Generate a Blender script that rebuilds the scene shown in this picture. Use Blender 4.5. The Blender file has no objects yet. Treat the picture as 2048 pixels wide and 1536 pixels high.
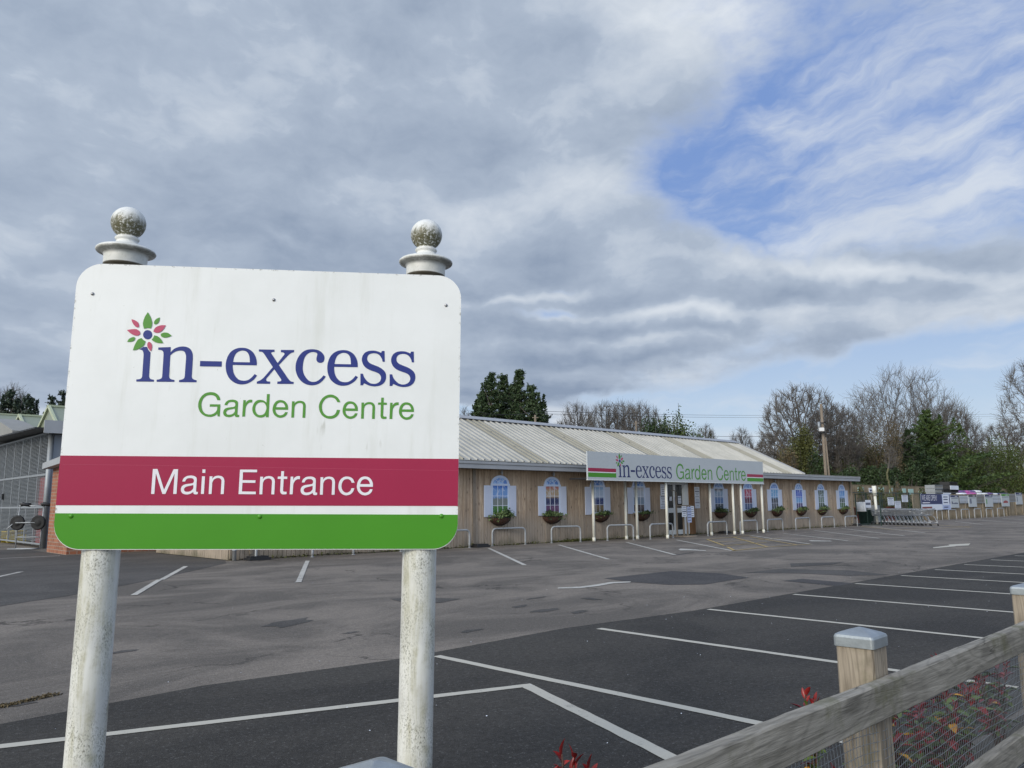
import bpy, math, random
from mathutils import Vector, Matrix
import numpy as np
R = math.radians
sc = bpy.context.scene
COL = sc.collection

# ------------------------------------------------------------------ camera
EYE = Vector((0.0, 0.0, 1.5))
FPX = 1570.0                                   # focal length in photo pixels (2048 wide)
HEAD, PITCH, ROLL = R(46.333), math.atan(241.0 / FPX), math.atan(.008)
fx, fy = math.cos(HEAD), math.sin(HEAD)        # heading direction; X runs along the building
cam_f = Vector((fx * math.cos(PITCH), fy * math.cos(PITCH), math.sin(PITCH)))
cam_r0 = Vector((fy, -fx, 0))
cam_u0 = cam_r0.cross(cam_f)
cam_r = cam_r0 * math.cos(ROLL) - cam_u0 * math.sin(ROLL)
cam_u = cam_r0 * math.sin(ROLL) + cam_u0 * math.cos(ROLL)
cam = bpy.data.cameras.new('camera'); cam.sensor_width = 36.0; cam.lens = FPX / 2048 * 36
cam.clip_start = .05; cam.clip_end = 3000
cob = bpy.data.objects.new('camera', cam); COL.objects.link(cob)
m = Matrix((cam_r, cam_u, -cam_f)).transposed().to_4x4(); m.translation = EYE
cob.matrix_world = m
sc.camera = cob

def ray(px, py): return cam_f * FPX + cam_r * (px - 1024) - cam_u * (py - 768)
def gnd(px, py, z=0.0):                        # where a sight line meets the level z
    d = ray(px, py); return EYE + d * ((z - EYE.z) / d.z)
def wally(px, py, Y):                          # where it meets a wall plane at Y
    d = ray(px, py); return EYE + d * (Y / d.y)
def far(px, dist, z=0.0):                      # a spot at a distance in the direction of a column
    d = ray(px, 1009); d.z = 0; d.normalize(); p = EYE + d * dist; p.z = z; return p

# ------------------------------------------------------------------ light, exposure
sc.view_settings.view_transform = 'Standard'; sc.view_settings.look = 'None'
sc.view_settings.gamma = 1; sc.view_settings.use_curve_mapping = False
sc.view_settings.exposure = 0.03
SUN_DIR = Vector((-.90, -.20, .42)).normalized()    # towards the sun
sun = bpy.data.lights.new('sun', 'SUN'); sun.energy = 2.1; sun.angle = R(24); sun.color = (1, .92, .80)
so = bpy.data.objects.new('sun', sun); COL.objects.link(so)
so.rotation_euler = SUN_DIR.to_track_quat('Z', 'Y').to_euler(); so.location = (0, 0, 30)

# ------------------------------------------------------------------ node helper
class NT:
    def __init__(s, tree): s.t = tree; s.n = tree.nodes; s.l = tree.links
    def new(s, ty, **kw):
        n = s.n.new(ty)
        for k, v in kw.items(): setattr(n, k, v)
        return n
    def put(s, sock, v):
        if v is None: return
        if isinstance(v, bpy.types.NodeSocket): s.l.new(v, sock)
        else:
            try: sock.default_value = v
            except Exception: sock.default_value = (*v, 1) if len(v) == 3 else v
    def m(s, op, a, b=None, c=None, clamp=False):
        n = s.new('ShaderNodeMath', operation=op, use_clamp=clamp)
        for i, v in enumerate((a, b, c)): s.put(n.inputs[i], v)
        return n.outputs[0]
    def v(s, op, a, b=None, sc=None):
        n = s.new('ShaderNodeVectorMath', operation=op)
        s.put(n.inputs[0], a); s.put(n.inputs[1], b)
        if sc is not None: s.put(n.inputs['Scale'], sc)
        return n.outputs['Value'] if op in ('DOT_PRODUCT', 'LENGTH') else n.outputs['Vector']
    def xyz(s, x, y, z):
        n = s.new('ShaderNodeCombineXYZ')
        for i, v in enumerate((x, y, z)): s.put(n.inputs[i], v)
        return n.outputs[0]
    def sep(s, v):
        n = s.new('ShaderNodeSeparateXYZ'); s.put(n.inputs[0], v); return n.outputs
    def noise(s, vec, scale=5, detail=3, rough=.5, dist=0, out='Fac'):
        n = s.new('ShaderNodeTexNoise'); s.put(n.inputs['Vector'], vec)
        n.inputs['Scale'].default_value = scale; n.inputs['Detail'].default_value = detail
        n.inputs['Roughness'].default_value = rough; n.inputs['Distortion'].default_value = dist
        return n.outputs[out]
    def voro(s, vec, scale=5, feature='F1', out='Distance', rand=1):
        n = s.new('ShaderNodeTexVoronoi', feature=feature); s.put(n.inputs['Vector'], vec)
        n.inputs['Scale'].default_value = scale; n.inputs['Randomness'].default_value = rand
        return n.outputs[out]
    def mr(s, v, a, b, c=0.0, d=1.0, smooth=True):
        n = s.new('ShaderNodeMapRange', interpolation_type='SMOOTHSTEP' if smooth else 'LINEAR')
        s.put(n.inputs[0], v)
        for i, q in enumerate((a, b, c, d)): s.put(n.inputs[i + 1], q)
        return n.outputs[0]
    def mix(s, f, a, b, mode='MIX'):
        n = s.new('ShaderNodeMix', data_type='RGBA', blend_type=mode)
        s.put(n.inputs[0], f); s.put(n.inputs[6], a); s.put(n.inputs[7], b)
        return n.outputs[2]

# ------------------------------------------------------------------ world: sky with broken winter cloud
world = bpy.data.worlds.new('World'); sc.world = world; world.use_nodes = True
W = NT(world.node_tree); W.n.clear()
sky = W.new('ShaderNodeTexSky', sky_type='NISHITA'); sky.sun_disc = False
sky.sun_elevation = math.asin(SUN_DIR.z); sky.sun_rotation = math.atan2(SUN_DIR.x, SUN_DIR.y)
sky.air_density = 1.2; sky.dust_density = .6; sky.ozone_density = 1.6
gen = W.new('ShaderNodeTexCoord').outputs['Generated']
hx = W.v('DOT_PRODUCT', gen, (fy, -fx, 0)); hy = W.v('DOT_PRODUCT', gen, (fx, fy, 0)); hz = W.sep(gen)[2]
up = W.m('MAXIMUM', hz, 0.0)
den = W.m('ADD', up, .22)
pl = W.xyz(W.m('DIVIDE', hx, den), W.m('DIVIDE', hy, den), 0.0)      # cloud deck seen in perspective
warp = W.v('SCALE', W.v('SUBTRACT', W.noise(gen, 7.0, 4, .6, out='Color'), (.5, .5, .5)), sc=.075)
wp = W.v('ADD', W.xyz(hx, hz, 0.0), warp); ws = W.sep(wp)
def dirpx(px, py):
    d = ray(px, py).normalized(); return d.dot(Vector((fy, -fx, 0))), d.z
def blob(px, py, rx, ry, ang, amp):
    cx, cz = dirpx(px, py); ca, sa = math.cos(R(ang)), math.sin(R(ang))
    mp = W.new('ShaderNodeMapping', vector_type='TEXTURE'); W.put(mp.inputs['Vector'], wp)
    mp.inputs['Location'].default_value = (cx, cz, 0); mp.inputs['Rotation'].default_value = (0, 0, R(ang)); mp.inputs['Scale'].default_value = (rx / 1750, ry / 1750, 1)
    q = W.v('DOT_PRODUCT', mp.outputs[0], mp.outputs[0])
    return W.m('MULTIPLY', W.m('EXPONENT', W.m('MULTIPLY', q, -1.0)), amp)
def addup(items):
    t = items[0]
    for i in items[1:]: t = W.m('ADD', t, i)
    return t
n1 = W.noise(pl, 1.25, 5, .52)
n2 = W.noise(W.xyz(hx, W.m('MULTIPLY', hz, 1.9), 3.3), 5.5, 6, .6)
cover = addup([W.m('MULTIPLY', W.m('SUBTRACT', n1, .5), 1.0), W.m('MULTIPLY', W.m('SUBTRACT', n2, .5), 1.35),
    blob(550, 250, 1150, 420, 0, .75), blob(1440, 555, 420, 60, -6, .66), blob(1950, 590, 400, 42, -2, .42), blob(1020, 730, 520, 100, 0, .62), blob(1480, 800, 220, 18, 0, .35), blob(1560, 705, 200, 22, 8, .25), blob(200, 720, 600, 240, 0, .8),
    blob(1700, 330, 290, 140, 6, -1.15), blob(1800, 400, 300, 80, 8, -.25), blob(1980, 30, 200, 90, 0, .2), blob(2080, 290, 150, 90, 20, .55), blob(1820, 70, 330, 110, 15, -.34), blob(1850, 760, 460, 90, 0, -.62), blob(1330, 800, 300, 22, 0, -.4), blob(1660, 250, 60, 30, 0, .15),
    blob(1110, 627, 80, 16, 0, -.55), blob(1125, 572, 60, 12, 0, -.4), blob(940, 830, 110, 26, 0, -.9), blob(1500, 190, 110, 120, 0, -.15), blob(1850, 790, 200, 16, 0, .2), blob(1640, 745, 160, 14, 0, .2)])
alpha = W.mr(cover, -.20, .36)
thick = W.mr(cover, .0, .9)
# wind-drawn cirrus across the gap
ca_, sa_ = math.cos(R(12)), math.sin(R(12))
sx = W.m('ADD', W.m('MULTIPLY', ws[0], ca_), W.m('MULTIPLY', ws[1], sa_)); sy = W.m('ADD', W.m('SUBTRACT', W.m('MULTIPLY', ws[1], ca_), W.m('MULTIPLY', ws[0], sa_)), W.m('MULTIPLY', W.noise(W.v('ADD', gen, (5., 1., 2.)), 3.0, 3, .5), .10))
ci = W.noise(W.xyz(W.m('MULTIPLY', sx, 3.4), W.m('MULTIPLY', sy, 11.0), 4.2), 2.3, 6, .62)
cig = addup([blob(1800, 430, 330, 60, 14, .30), blob(1880, 120, 260, 190, 30, .24), blob(1600, 350, 160, 22, 3, .16), blob(1740, 520, 300, 40, 0, .15), blob(1560, 250, 100, 40, 0, .12)])
cirrus = W.mr(W.m('ADD', ci, cig), .46, 1.0, .05, .85)
alpha_all = W.m('MAXIMUM', alpha, cirrus)
shade_n = W.noise(W.v('ADD', pl, (11., 2., 5.)), 1.9, 5, .52)
n2b = W.noise(W.xyz(ws[0], W.m('MULTIPLY', ws[1], 1.8), 2.0), 5.5, 6, .58)
n2c = W.noise(W.xyz(hx, W.m('MULTIPLY', hz, 5.0), 7.0), 9.0, 4, .5)
lit = addup([W.m('MULTIPLY', W.m('SUBTRACT', shade_n, .5), 1.25), W.m('MULTIPLY', W.m('SUBTRACT', n2b, .5), 1.5), W.m('MULTIPLY', W.m('MULTIPLY', W.m('SUBTRACT', n2c, .5), 1.6), W.mr(hz, .05, .25, 1, 0)), .56, W.m('MULTIPLY', thick, -.20),
    blob(1330, 90, 330, 80, 25, .25), blob(820, 180, 180, 60, 0, .14), blob(1420, 350, 110, 120, 0, -.20), blob(850, 560, 480, 60, -4, -.18),
    blob(1520, 590, 260, 26, -6, -.28), blob(1760, 545, 240, 16, -10, .40), blob(1540, 475, 140, 22, -22, .35), blob(1450, 240, 40, 110, 0, .2), blob(1060, 595, 180, 14, 6, .45), blob(1300, 632, 240, 16, -2, .40), blob(1330, 664, 220, 14, -2, -.22), blob(1200, 690, 330, 14, 2, .22), blob(1250, 722, 300, 14, 3, -.2),
    blob(1100, 790, 240, 26, 0, -.4), blob(1380, 800, 160, 14, 0, -.2), blob(60, 560, 160, 26, -8, .3), blob(60, 740, 160, 80, 0, .05), blob(560, 490, 60, 12, -18, .18), blob(2000, 280, 170, 90, 10, .25), blob(1950, 600, 300, 30, 0, .12), blob(1850, 790, 200, 16, 0, -.2)])
lit = W.mr(lit, 0.0, 1.0, smooth=False)
dark, mid, white = (2.6, 3.28, 4.45), (4.25, 4.98, 6.1), (7.3, 7.8, 8.4)
cc = W.mix(W.mr(lit, .0, .5, smooth=False), dark, mid)
cc = W.mix(W.mr(lit, .45, 1.0, smooth=False), cc, white)
cc = W.mix(W.m('MULTIPLY', W.m('SUBTRACT', 1.0, alpha, clamp=True), .8), cc, white)
haze_f = W.mr(up, .0, .40, 1, 0)
blue = W.mix(haze_f, (1.7, 3.0, 6.6), (5.2, 6.5, 8.3))
skyc = W.mix(.2, blue, sky.outputs[0])
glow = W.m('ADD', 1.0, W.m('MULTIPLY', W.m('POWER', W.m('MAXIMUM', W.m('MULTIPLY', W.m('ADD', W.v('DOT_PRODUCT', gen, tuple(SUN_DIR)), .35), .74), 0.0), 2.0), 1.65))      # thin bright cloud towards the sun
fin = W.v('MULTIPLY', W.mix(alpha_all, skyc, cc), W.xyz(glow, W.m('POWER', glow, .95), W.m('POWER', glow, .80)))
fin = W.mix(W.mr(hz, -.02, -.10), fin, (1.0, 1.0, 1.0))
world.cycles.sampling_method = 'MANUAL'; world.cycles.sample_map_resolution = 256
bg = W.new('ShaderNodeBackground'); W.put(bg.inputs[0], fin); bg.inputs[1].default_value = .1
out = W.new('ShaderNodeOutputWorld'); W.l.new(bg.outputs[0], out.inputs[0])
RAILTOP = .985
def _s(x, y): return (x, y, .03)
SHRUBS = [
 (_s(2.45, 1.42), .66, .16, 5, 'low greenish photinia left of the tall near fence post', 4, .4),
 (_s(2.76, 1.38), .81, .05, 6, 'photinia with a few red tips touching the left side of the near fence post', 4, .6),
 (_s(3.20, 1.42), .66, .22, 7, 'dense red and green photinia just right of the near fence post', 9, .7),
 (_s(3.62, 1.40), .70, .22, 8, 'very red photinia low behind the middle of the wire netting', 10, .9),
 (_s(4.00, 1.42), .68, .22, 9, 'photinia with a yellowing leaf behind the netting left of the far fence post', 10, .6),
 (_s(4.42, 1.46), .68, .20, 10, 'photinia right behind the far fence post', 9, .6),
 (_s(4.95, 1.42), .72, .22, 11, 'photinia beyond the far fence post at the right edge', 8, .6),
 (_s(3.35, 1.22), .42, .25, 13, 'short green photinia close to the lower rail', 9, .3),
 (_s(1.36, 1.25), .955, .08, 12, 'photinia whose red tips only just reach the lower edge of the picture', 5, 1.0),
]
LOGO = {
 'letters': [['-485.9,91.4c -485.3,83.4c -421.8,84.3c -422.4,91.7c -431.9,93.5 -437.9,97.4 -440.7,104.1c -442,196.2c -450.6,205.5 -456.9,217.6c -469.6,216.8c -475.7,212.1 -484.3,207.6c -472.9,203.8 -468.1,195.5 -466.4,187c -465.6,104.7c -467.3,97.9 -473.3,93.3'],
['-415,216.2c -369.6,219c -369.1,198.5c -357.7,211.3 -343.1,219.2 -326.1,222.4 -308.7,220.1 -295.1,210.6 -287.5,193.7 -285.7,175.5c -285.1,106.4c -282.5,99.7 -275.8,95.3 -266.4,93c -266.1,85.3c -330.2,84.4c -330.5,92.3c -319.8,95 -312.6,100.1 -310.8,108.1c -310.7,174.9c -312,188.5 -318.3,202 -329.3,205.9 -342.2,204.9 -356.8,198.3 -368.9,186.7c -368.1,106.8c -365.5,99 -357.2,94.2 -347.5,92.4c -347.4,85.2c -411.6,84.1c -412,92.1c -402.1,94.1 -394.9,98.4 -392.9,106.3c -393.8,188.8c -396,200.1 -402.4,205.6 -414.4,207.3c'],
['-258.2,167.8c -178,168.1c -177.6,147.4c -257.7,146.9c'],
['-47.1,155.7c -136.7,155.4c -136.1,144.5 -132.2,126.3 -123.7,110.6 -110,98.4 -91.3,94.9 -75.1,99.1 -62.6,109.7 -53.4,121.7c -44.2,116.4c -53.5,101.9 -66,91.4 -80.8,83.8 -98.1,80.5 -115.6,82.4 -133.5,91.1 -148.4,105.5 -158.3,125.7 -162.3,146.1 -162.2,166.6 -156.6,189.6 -144.6,208.3 -125.6,219.8 -104.9,223.1 -83.9,219.7 -65.7,208 -53.8,189.9 -48.4,171.7','-136.1,166.6c -133.4,185.6 -125.6,201.9 -113,210.2 -102.1,212.1 -89.9,209 -80.6,199.6 -75.9,185.9 -73.6,166.9c'],
['-42.5,218.2c 15.9,218.8c 16.1,209.8c 9.1,209.4 3.1,205.6c 30.4,166.7c 52.7,198.3c 54.6,203.6 50,208.1 40.4,209.5c 40.2,218.3c 90,219.3c 89.8,210.3c 81,208.2 71.4,201c 35.4,158.7c 72.5,106.9c 79.5,99 86.3,95.1 94.1,94.1c 94,86.5c 33.1,85.3c 32.8,94.2c 43.3,95.5 47.5,99.5 46.2,104c 19,142.1c -7.7,106.7c -9.6,100.6 -5.4,94.9 6.1,93.6c 6.1,84.9c -43.4,84.6c -43.6,92.5c -31.4,97.8 -19.8,107.2c 13.1,150.2c -18.9,196.5c -26,205.5 -31.7,208.8 -42.1,209.7c'],
['214.5,117.5c 204.4,102.8 191.6,91.1 177.4,84.6 162,82.5 143.1,85.5 124.9,95.4 109.7,113.4 101.1,133.9 98.6,149.9 99.8,170.6 108.3,193.9 122,211.6 139.3,221.3 161.5,224.2 181.7,220.7 196.7,211.1 205,198.6 206.5,189.4 204.7,178.9 199.3,173 191.6,171.2 183.7,172.6 177.9,178.2 176,187.4 178.1,200.2 178.6,206 173.2,211.2 162,213.3 148.7,209.9 136.9,200.4 128.8,182.8 125.6,155.1 127.5,136.8 135,118.6 146.7,103.9 158,97.3 169.2,95.9 182.4,99.4 195.3,109.5 205.9,122.4c'],
['334.9,157.2c 244.9,156.9c 245.3,146.1 248.9,128.2 257.1,112.7 270.7,100.7 289.4,97.3 305.6,101.5 318.4,111.8 327.9,123.7c 337.1,118.5c 327.5,104.2 314.7,93.8 299.6,86.3 282.2,83.1 264.7,84.9 246.9,93.5 232.2,107.7 222.7,127.7 219,147.8 219.5,168 225.6,190.7 238.1,209.1 257.4,220.4 278.1,223.7 299.2,220.3 317.2,208.8 328.9,190.9 333.9,173','245.8,168c 248.8,186.7 256.9,202.7 269.8,211 280.7,212.8 293,209.8 302.1,200.5 306.5,187 308.5,168.3c'],
['425.7,223.9c 436,224.2c 438.3,181.4c 430,181.2c 426.5,192.8 418.5,205.2 407.9,212.2 394.7,214.2 381.5,211.5 373.3,205.1 369.8,194.3 372.1,183.7 380.8,174.6 396.1,167.8 415.2,160.5 430.5,151.2 440.3,140.7 444.8,127.3 444,111.8 436.9,97.2 423,87.3 408.1,83.7 395,83.5 379.9,86.4 360.9,94.7c 357.1,86.7c 347.5,86.5c 346,132.1c 355.5,132.3c 360.1,119.6 369.9,106.4 383.3,96.1 398.5,93 411.5,95.7 421.6,103.6 425.6,114.3 423.8,124.9 416.9,133.4 404.5,139.5 389.3,144.4 372.2,151.8 359.6,162.1 352.6,174.5 349.6,187 351.4,200.6 358.9,213.5 371.8,221.6 386.8,224.5 400,224 413.4,220.7 422.9,216.4c'],
['539.3,224.2c 549.6,224.5c 551.8,181.6c 543.4,181.4c 539.9,193 532,205.5 521.3,212.5 508,214.5 494.7,211.8 486.4,205.3 482.9,194.5 485,183.9 493.8,174.8 509.2,167.9 528.3,160.6 543.8,151.2 553.5,140.8 558,127.3 557.1,111.7 549.8,97.1 535.9,87.1 520.8,83.5 507.6,83.3 492.4,86.2 473.3,94.5c 469.4,86.5c 459.8,86.3c 458.5,132c 468.1,132.3c 472.6,119.6 482.4,106.3 495.9,96 511.1,92.8 524.3,95.6 534.5,103.5 538.6,114.3 536.8,124.9 530,133.4 517.5,139.6 502.2,144.5 485,151.8 472.4,162.2 465.4,174.7 462.4,187.2 464.3,200.9 471.9,213.8 485,221.9 500.1,224.8 513.4,224.4 526.8,221 536.5,216.7c'],
],
 'green': [['-462.8,352.7c -472.8,332.8 -477.3,312 -476.4,300.6 -472,287c -460,290.7 -447,289.3c -443.8,303.8 -446,319.8 -452.5,335.7'],
['-417.4,333.3c -429.3,327.2 -436.2,317.8 -436.6,308.6 -432.7,305.5 -424.8,308.9 -419,318.3'],
['-369,262.8c -381.3,272.3 -394.4,274.7 -406,271.2 -409.4,264.7 -403.9,257.3 -391.9,254.9 -379.2,258'],
['-397.9,233c -417.3,233.7 -430.5,237.9 -441.3,245.1c -435.9,253.7 -432.7,262.9c -419.1,258.7 -406.5,247.6'],
['-506.6,202.7c -500.2,225.8 -490.9,244.2 -478.6,250.9c -471.6,243.6 -462.7,238.8c -468,223.2 -480,212.7 -494.4,204.8'],
['-529.7,235.2c -523.1,246.8 -510.8,253.5 -502.2,252.3 -503.6,242.7 -511.7,236.8 -522.2,235'],
],
 'pink': [['-520.3,323.3c -507.2,319.1 -495.9,311.5 -491.3,301.3 -491.3,292.6c -500.9,293 -511.3,303 -517.9,314.2'],
['-392.9,303.2c -411.4,302.4 -428.1,295.1 -435.9,283.4 -436.4,276.1c -424.4,272.7 -411.7,276.1 -400.7,287.8'],
['-533.8,280.6c -513.1,284.6 -498.1,283.9 -488,277.4 -483.7,267.9c -492.1,260.1 -505,260.9 -520.5,268.5'],
['-440.6,200.1c -451.1,212.3 -455.6,223.5 -454.2,233.8 -449.3,236.9 -441.8,231.9 -437.9,221.7 -437.9,210.4'],
],
 'dot': [['-440.6,265 -440.8,260.3 -442.2,255.9 -444.5,252.1 -447.8,249.2 -451.7,247.3 -456,246.5 -460.3,247 -464.5,248.7 -468.1,251.5 -471.1,255.1 -473,259.4 -474,264.1 -473.7,268.7 -472.4,273.1 -470,276.9 -466.8,279.9 -462.9,281.8 -458.6,282.5 -454.2,282 -450,280.4 -446.4,277.6 -443.5,273.9 -441.5,269.6'],
],
}
SANS = {
 'M': ['0.0,90.8c 16.5,90.9c 45.3,14.3c 74.0,90.6c 90.4,90.8c 90.6,-0.5c 78.8,-0.6c 78.9,75.1c 50.9,-0.8c 40.0,-0.9c 11.8,74.8c 11.6,-1.0c 0.1,-1.1c'],
 'a': ['3.4,45.3c 13.2,45.4c 16.2,52.3 21.6,57.0 31.3,58.3 39.9,56.9 44.5,51.1 44.5,45.3 42.3,40.7 35.4,38.3 24.3,36.8 11.8,34.2 3.1,27.7 0.0,17.6 1.6,8.9 7.0,1.8 17.0,-1.8 26.8,-1.9 36.4,1.2 45.2,7.0c 47.0,0.6 52.1,-1.6 57.7,-1.7 61.8,-0.1c 61.7,7.6c 57.1,7.6 54.8,10.0 54.8,15.0c 54.9,52.7c 53.1,59.9 47.1,64.9 39.2,67.3 29.3,67.5 18.2,65.4 8.8,58.8 4.4,50.8','43.9,33.0c 34.5,30.4 23.5,27.8 15.3,24.2 11.5,18.4 12.6,11.9 17.8,7.9 27.6,7.9 35.8,10.6 41.8,16.4 44.2,22.2'],
 'i': ['0.2,90.9c 10.8,91.0c 11.1,78.0c 0.4,77.9c','0.1,65.1c 10.8,65.2c 10.8,0.1c 0.0,0.0c'],
 'n': ['0.0,65.4c 10.4,65.5c 9.8,56.3c 16.7,64.1 25.0,67.3 34.9,67.9 45.0,65.0 51.8,57.8 54.5,47.7c 54.5,0.1c 43.7,0.0c 44.0,46.1c 42.9,52.7 38.3,57.7 31.1,59.4 22.7,57.6 14.6,51.7 10.7,41.5c 10.7,0.0c 0.1,-0.1c'],
 'E': ['0.2,91.4c 62.9,91.7c 62.8,82.0c 11.6,81.9c 12.0,52.1c 59.1,51.9c 58.9,42.4c 11.8,42.5c 11.8,10.0c 62.4,9.7c 62.6,0.2c 0.0,0.1c'],
 't': ['11.9,86.8c 22.5,86.9c 22.3,67.1c 35.3,66.6c 35.2,57.8c 22.2,58.0c 21.9,16.1c 22.7,11.8 26.8,10.0c 35.4,10.1c 35.3,0.8c 21.5,0.4 14.1,4.4 11.3,13.2c 11.5,57.9c 0.0,57.8c 0.3,66.6c 11.8,67.0c'],
 'r': ['0.9,66.7c 10.6,66.8c 10.4,54.5c 15.8,63.3 25.0,68.5 35.4,68.6c 35.3,57.9c 25.5,56.8 18.5,51.6 13.1,42.7 11.7,35.4c 11.0,0.9c 0.0,0.8c'],
 'c': ['60.0,45.6c 49.0,45.6c 45.1,53.6 38.3,58.5 31.0,59.4 20.8,56.4 13.9,46.8 11.2,33.5 14.1,20.2 21.0,11.5 29.9,7.8 38.6,10.1 45.7,16.0 49.0,24.9c 59.7,25.0c 56.0,13.2 47.6,3.5 37.5,-0.9 27.3,-1.7 15.5,2.6 6.4,11.4 0.9,23.1 0.0,36.3 3.5,51.1 11.1,61.5 20.4,67.2 31.4,68.8 43.9,66.2 53.7,58.9'],
 'e': ['60.0,30.8c 10.8,30.7c 12.7,21.4 19.2,12.6 29.6,8.3 39.8,10.6 46.2,15.8 49.0,21.7c 58.9,21.3c 55.9,12.1 48.8,4.0 38.7,-0.5 28.5,-1.3 16.6,2.3 6.0,11.8 0.4,25.0 0.0,38.3 3.9,53.1 11.6,63.6 21.7,68.8 32.0,69.4 43.9,66.1 53.8,56.5 59.0,44.7','11.6,40.6c 15.7,51.7 22.1,58.0 30.8,60.0 39.8,57.1 45.9,49.8 48.8,40.9c'],
 'G': ['83.8,64.7c 71.8,64.8c 66.9,75.4 57.5,82.3 43.9,84.7 29.1,80.9 17.8,69.7 12.8,54.1 13.0,40.0 17.8,23.0 27.5,11.5 41.2,7.1 53.0,8.0 64.7,13.7 72.3,23.9 73.7,38.7c 44.5,38.2c 44.4,47.8c 84.7,48.0c 85.0,0.0c 77.5,-0.1c 74.2,10.3c 66.8,2.8 55.1,-1.6 43.2,-2.2 28.2,0.6 12.5,12.0 3.3,27.5 0.0,44.5 2.6,63.3 11.9,80.6 25.5,91.8 41.6,96.0 58.2,94.8 72.2,87.2 80.5,75.6'],
 'd': ['53.2,92.6c 64.2,92.8c 64.6,-0.2c 53.8,-0.4c 53.7,7.7c 47.6,1.4 38.6,-1.6 29.6,-1.8 17.3,1.7 6.3,11.6 0.7,24.0 0.0,38.1 4.7,53.9 14.0,65.0 25.9,68.7 38.1,67.8 45.9,64.1 53.4,57.9c','32.5,59.1 22.0,56.6 14.1,48.5 11.0,36.7 12.3,24.2 18.3,13.4 26.0,8.6 33.6,7.8 42.6,10.6 49.7,18.6 53.9,32.8 53.0,43.7 47.9,53.1 40.8,58.5'],
 'C': ['83.5,65.1c 71.6,65.3c 65.8,75.1 56.3,82.0 43.7,84.2 30.0,80.8 19.6,71.1 13.2,58.2 11.8,43.9 15.1,28.3 23.4,15.8 34.4,9.3 45.2,8.6 57.4,11.6 66.4,19.6 71.2,33.9c 83.6,33.8c 80.3,19.8 71.5,7.1 59.4,-0.2 45.6,-2.5 30.2,0.1 14.4,10.1 4.6,24.9 0.0,42.2 1.6,59.6 10.1,77.2 21.9,88.5 37.2,94.9 52.6,94.7 68.4,87.1 78.9,75.4'],
}
MAIN_ENTRANCE = [('M', -0.4011), ('a', -0.296), ('i', -0.2232), ('n', -0.1955), ('E', -0.0872), ('n', -0.0115), ('t', 0.0526), ('r', 0.0993), ('a', 0.1391), ('n', 0.211), ('c', 0.2787), ('e', 0.3478)]
GARDEN_CENTRE = [('G', -0.2546), ('a', -0.1613), ('r', -0.0908), ('d', -0.0546), ('e', 0.0207), ('n', 0.0914), ('C', 0.1934), ('e', 0.2835), ('n', 0.3541), ('t', 0.4172), ('r', 0.4627), ('e', 0.4986)]

# ------------------------------------------------------------------ mesh helpers
def tag(o, label=None, cat=None, group=None, kind=None):
    for k, v in (('label', label), ('category', cat), ('group', group), ('kind', kind)):
        if v: o[k] = v
    return o
def empty(name, loc, label, cat, group=None, rz=0.0):
    o = bpy.data.objects.new(name, None); COL.objects.link(o); o.location = loc; o.rotation_euler = (0, 0, rz)
    o.empty_display_size = .2
    return tag(o, label, cat, group)
def copy_tree(o, parent=None):
    c = o.copy(); COL.objects.link(c)
    if parent is not None: c.parent = parent
    for ch in list(o.children): copy_tree(ch, c)
    return c

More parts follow.
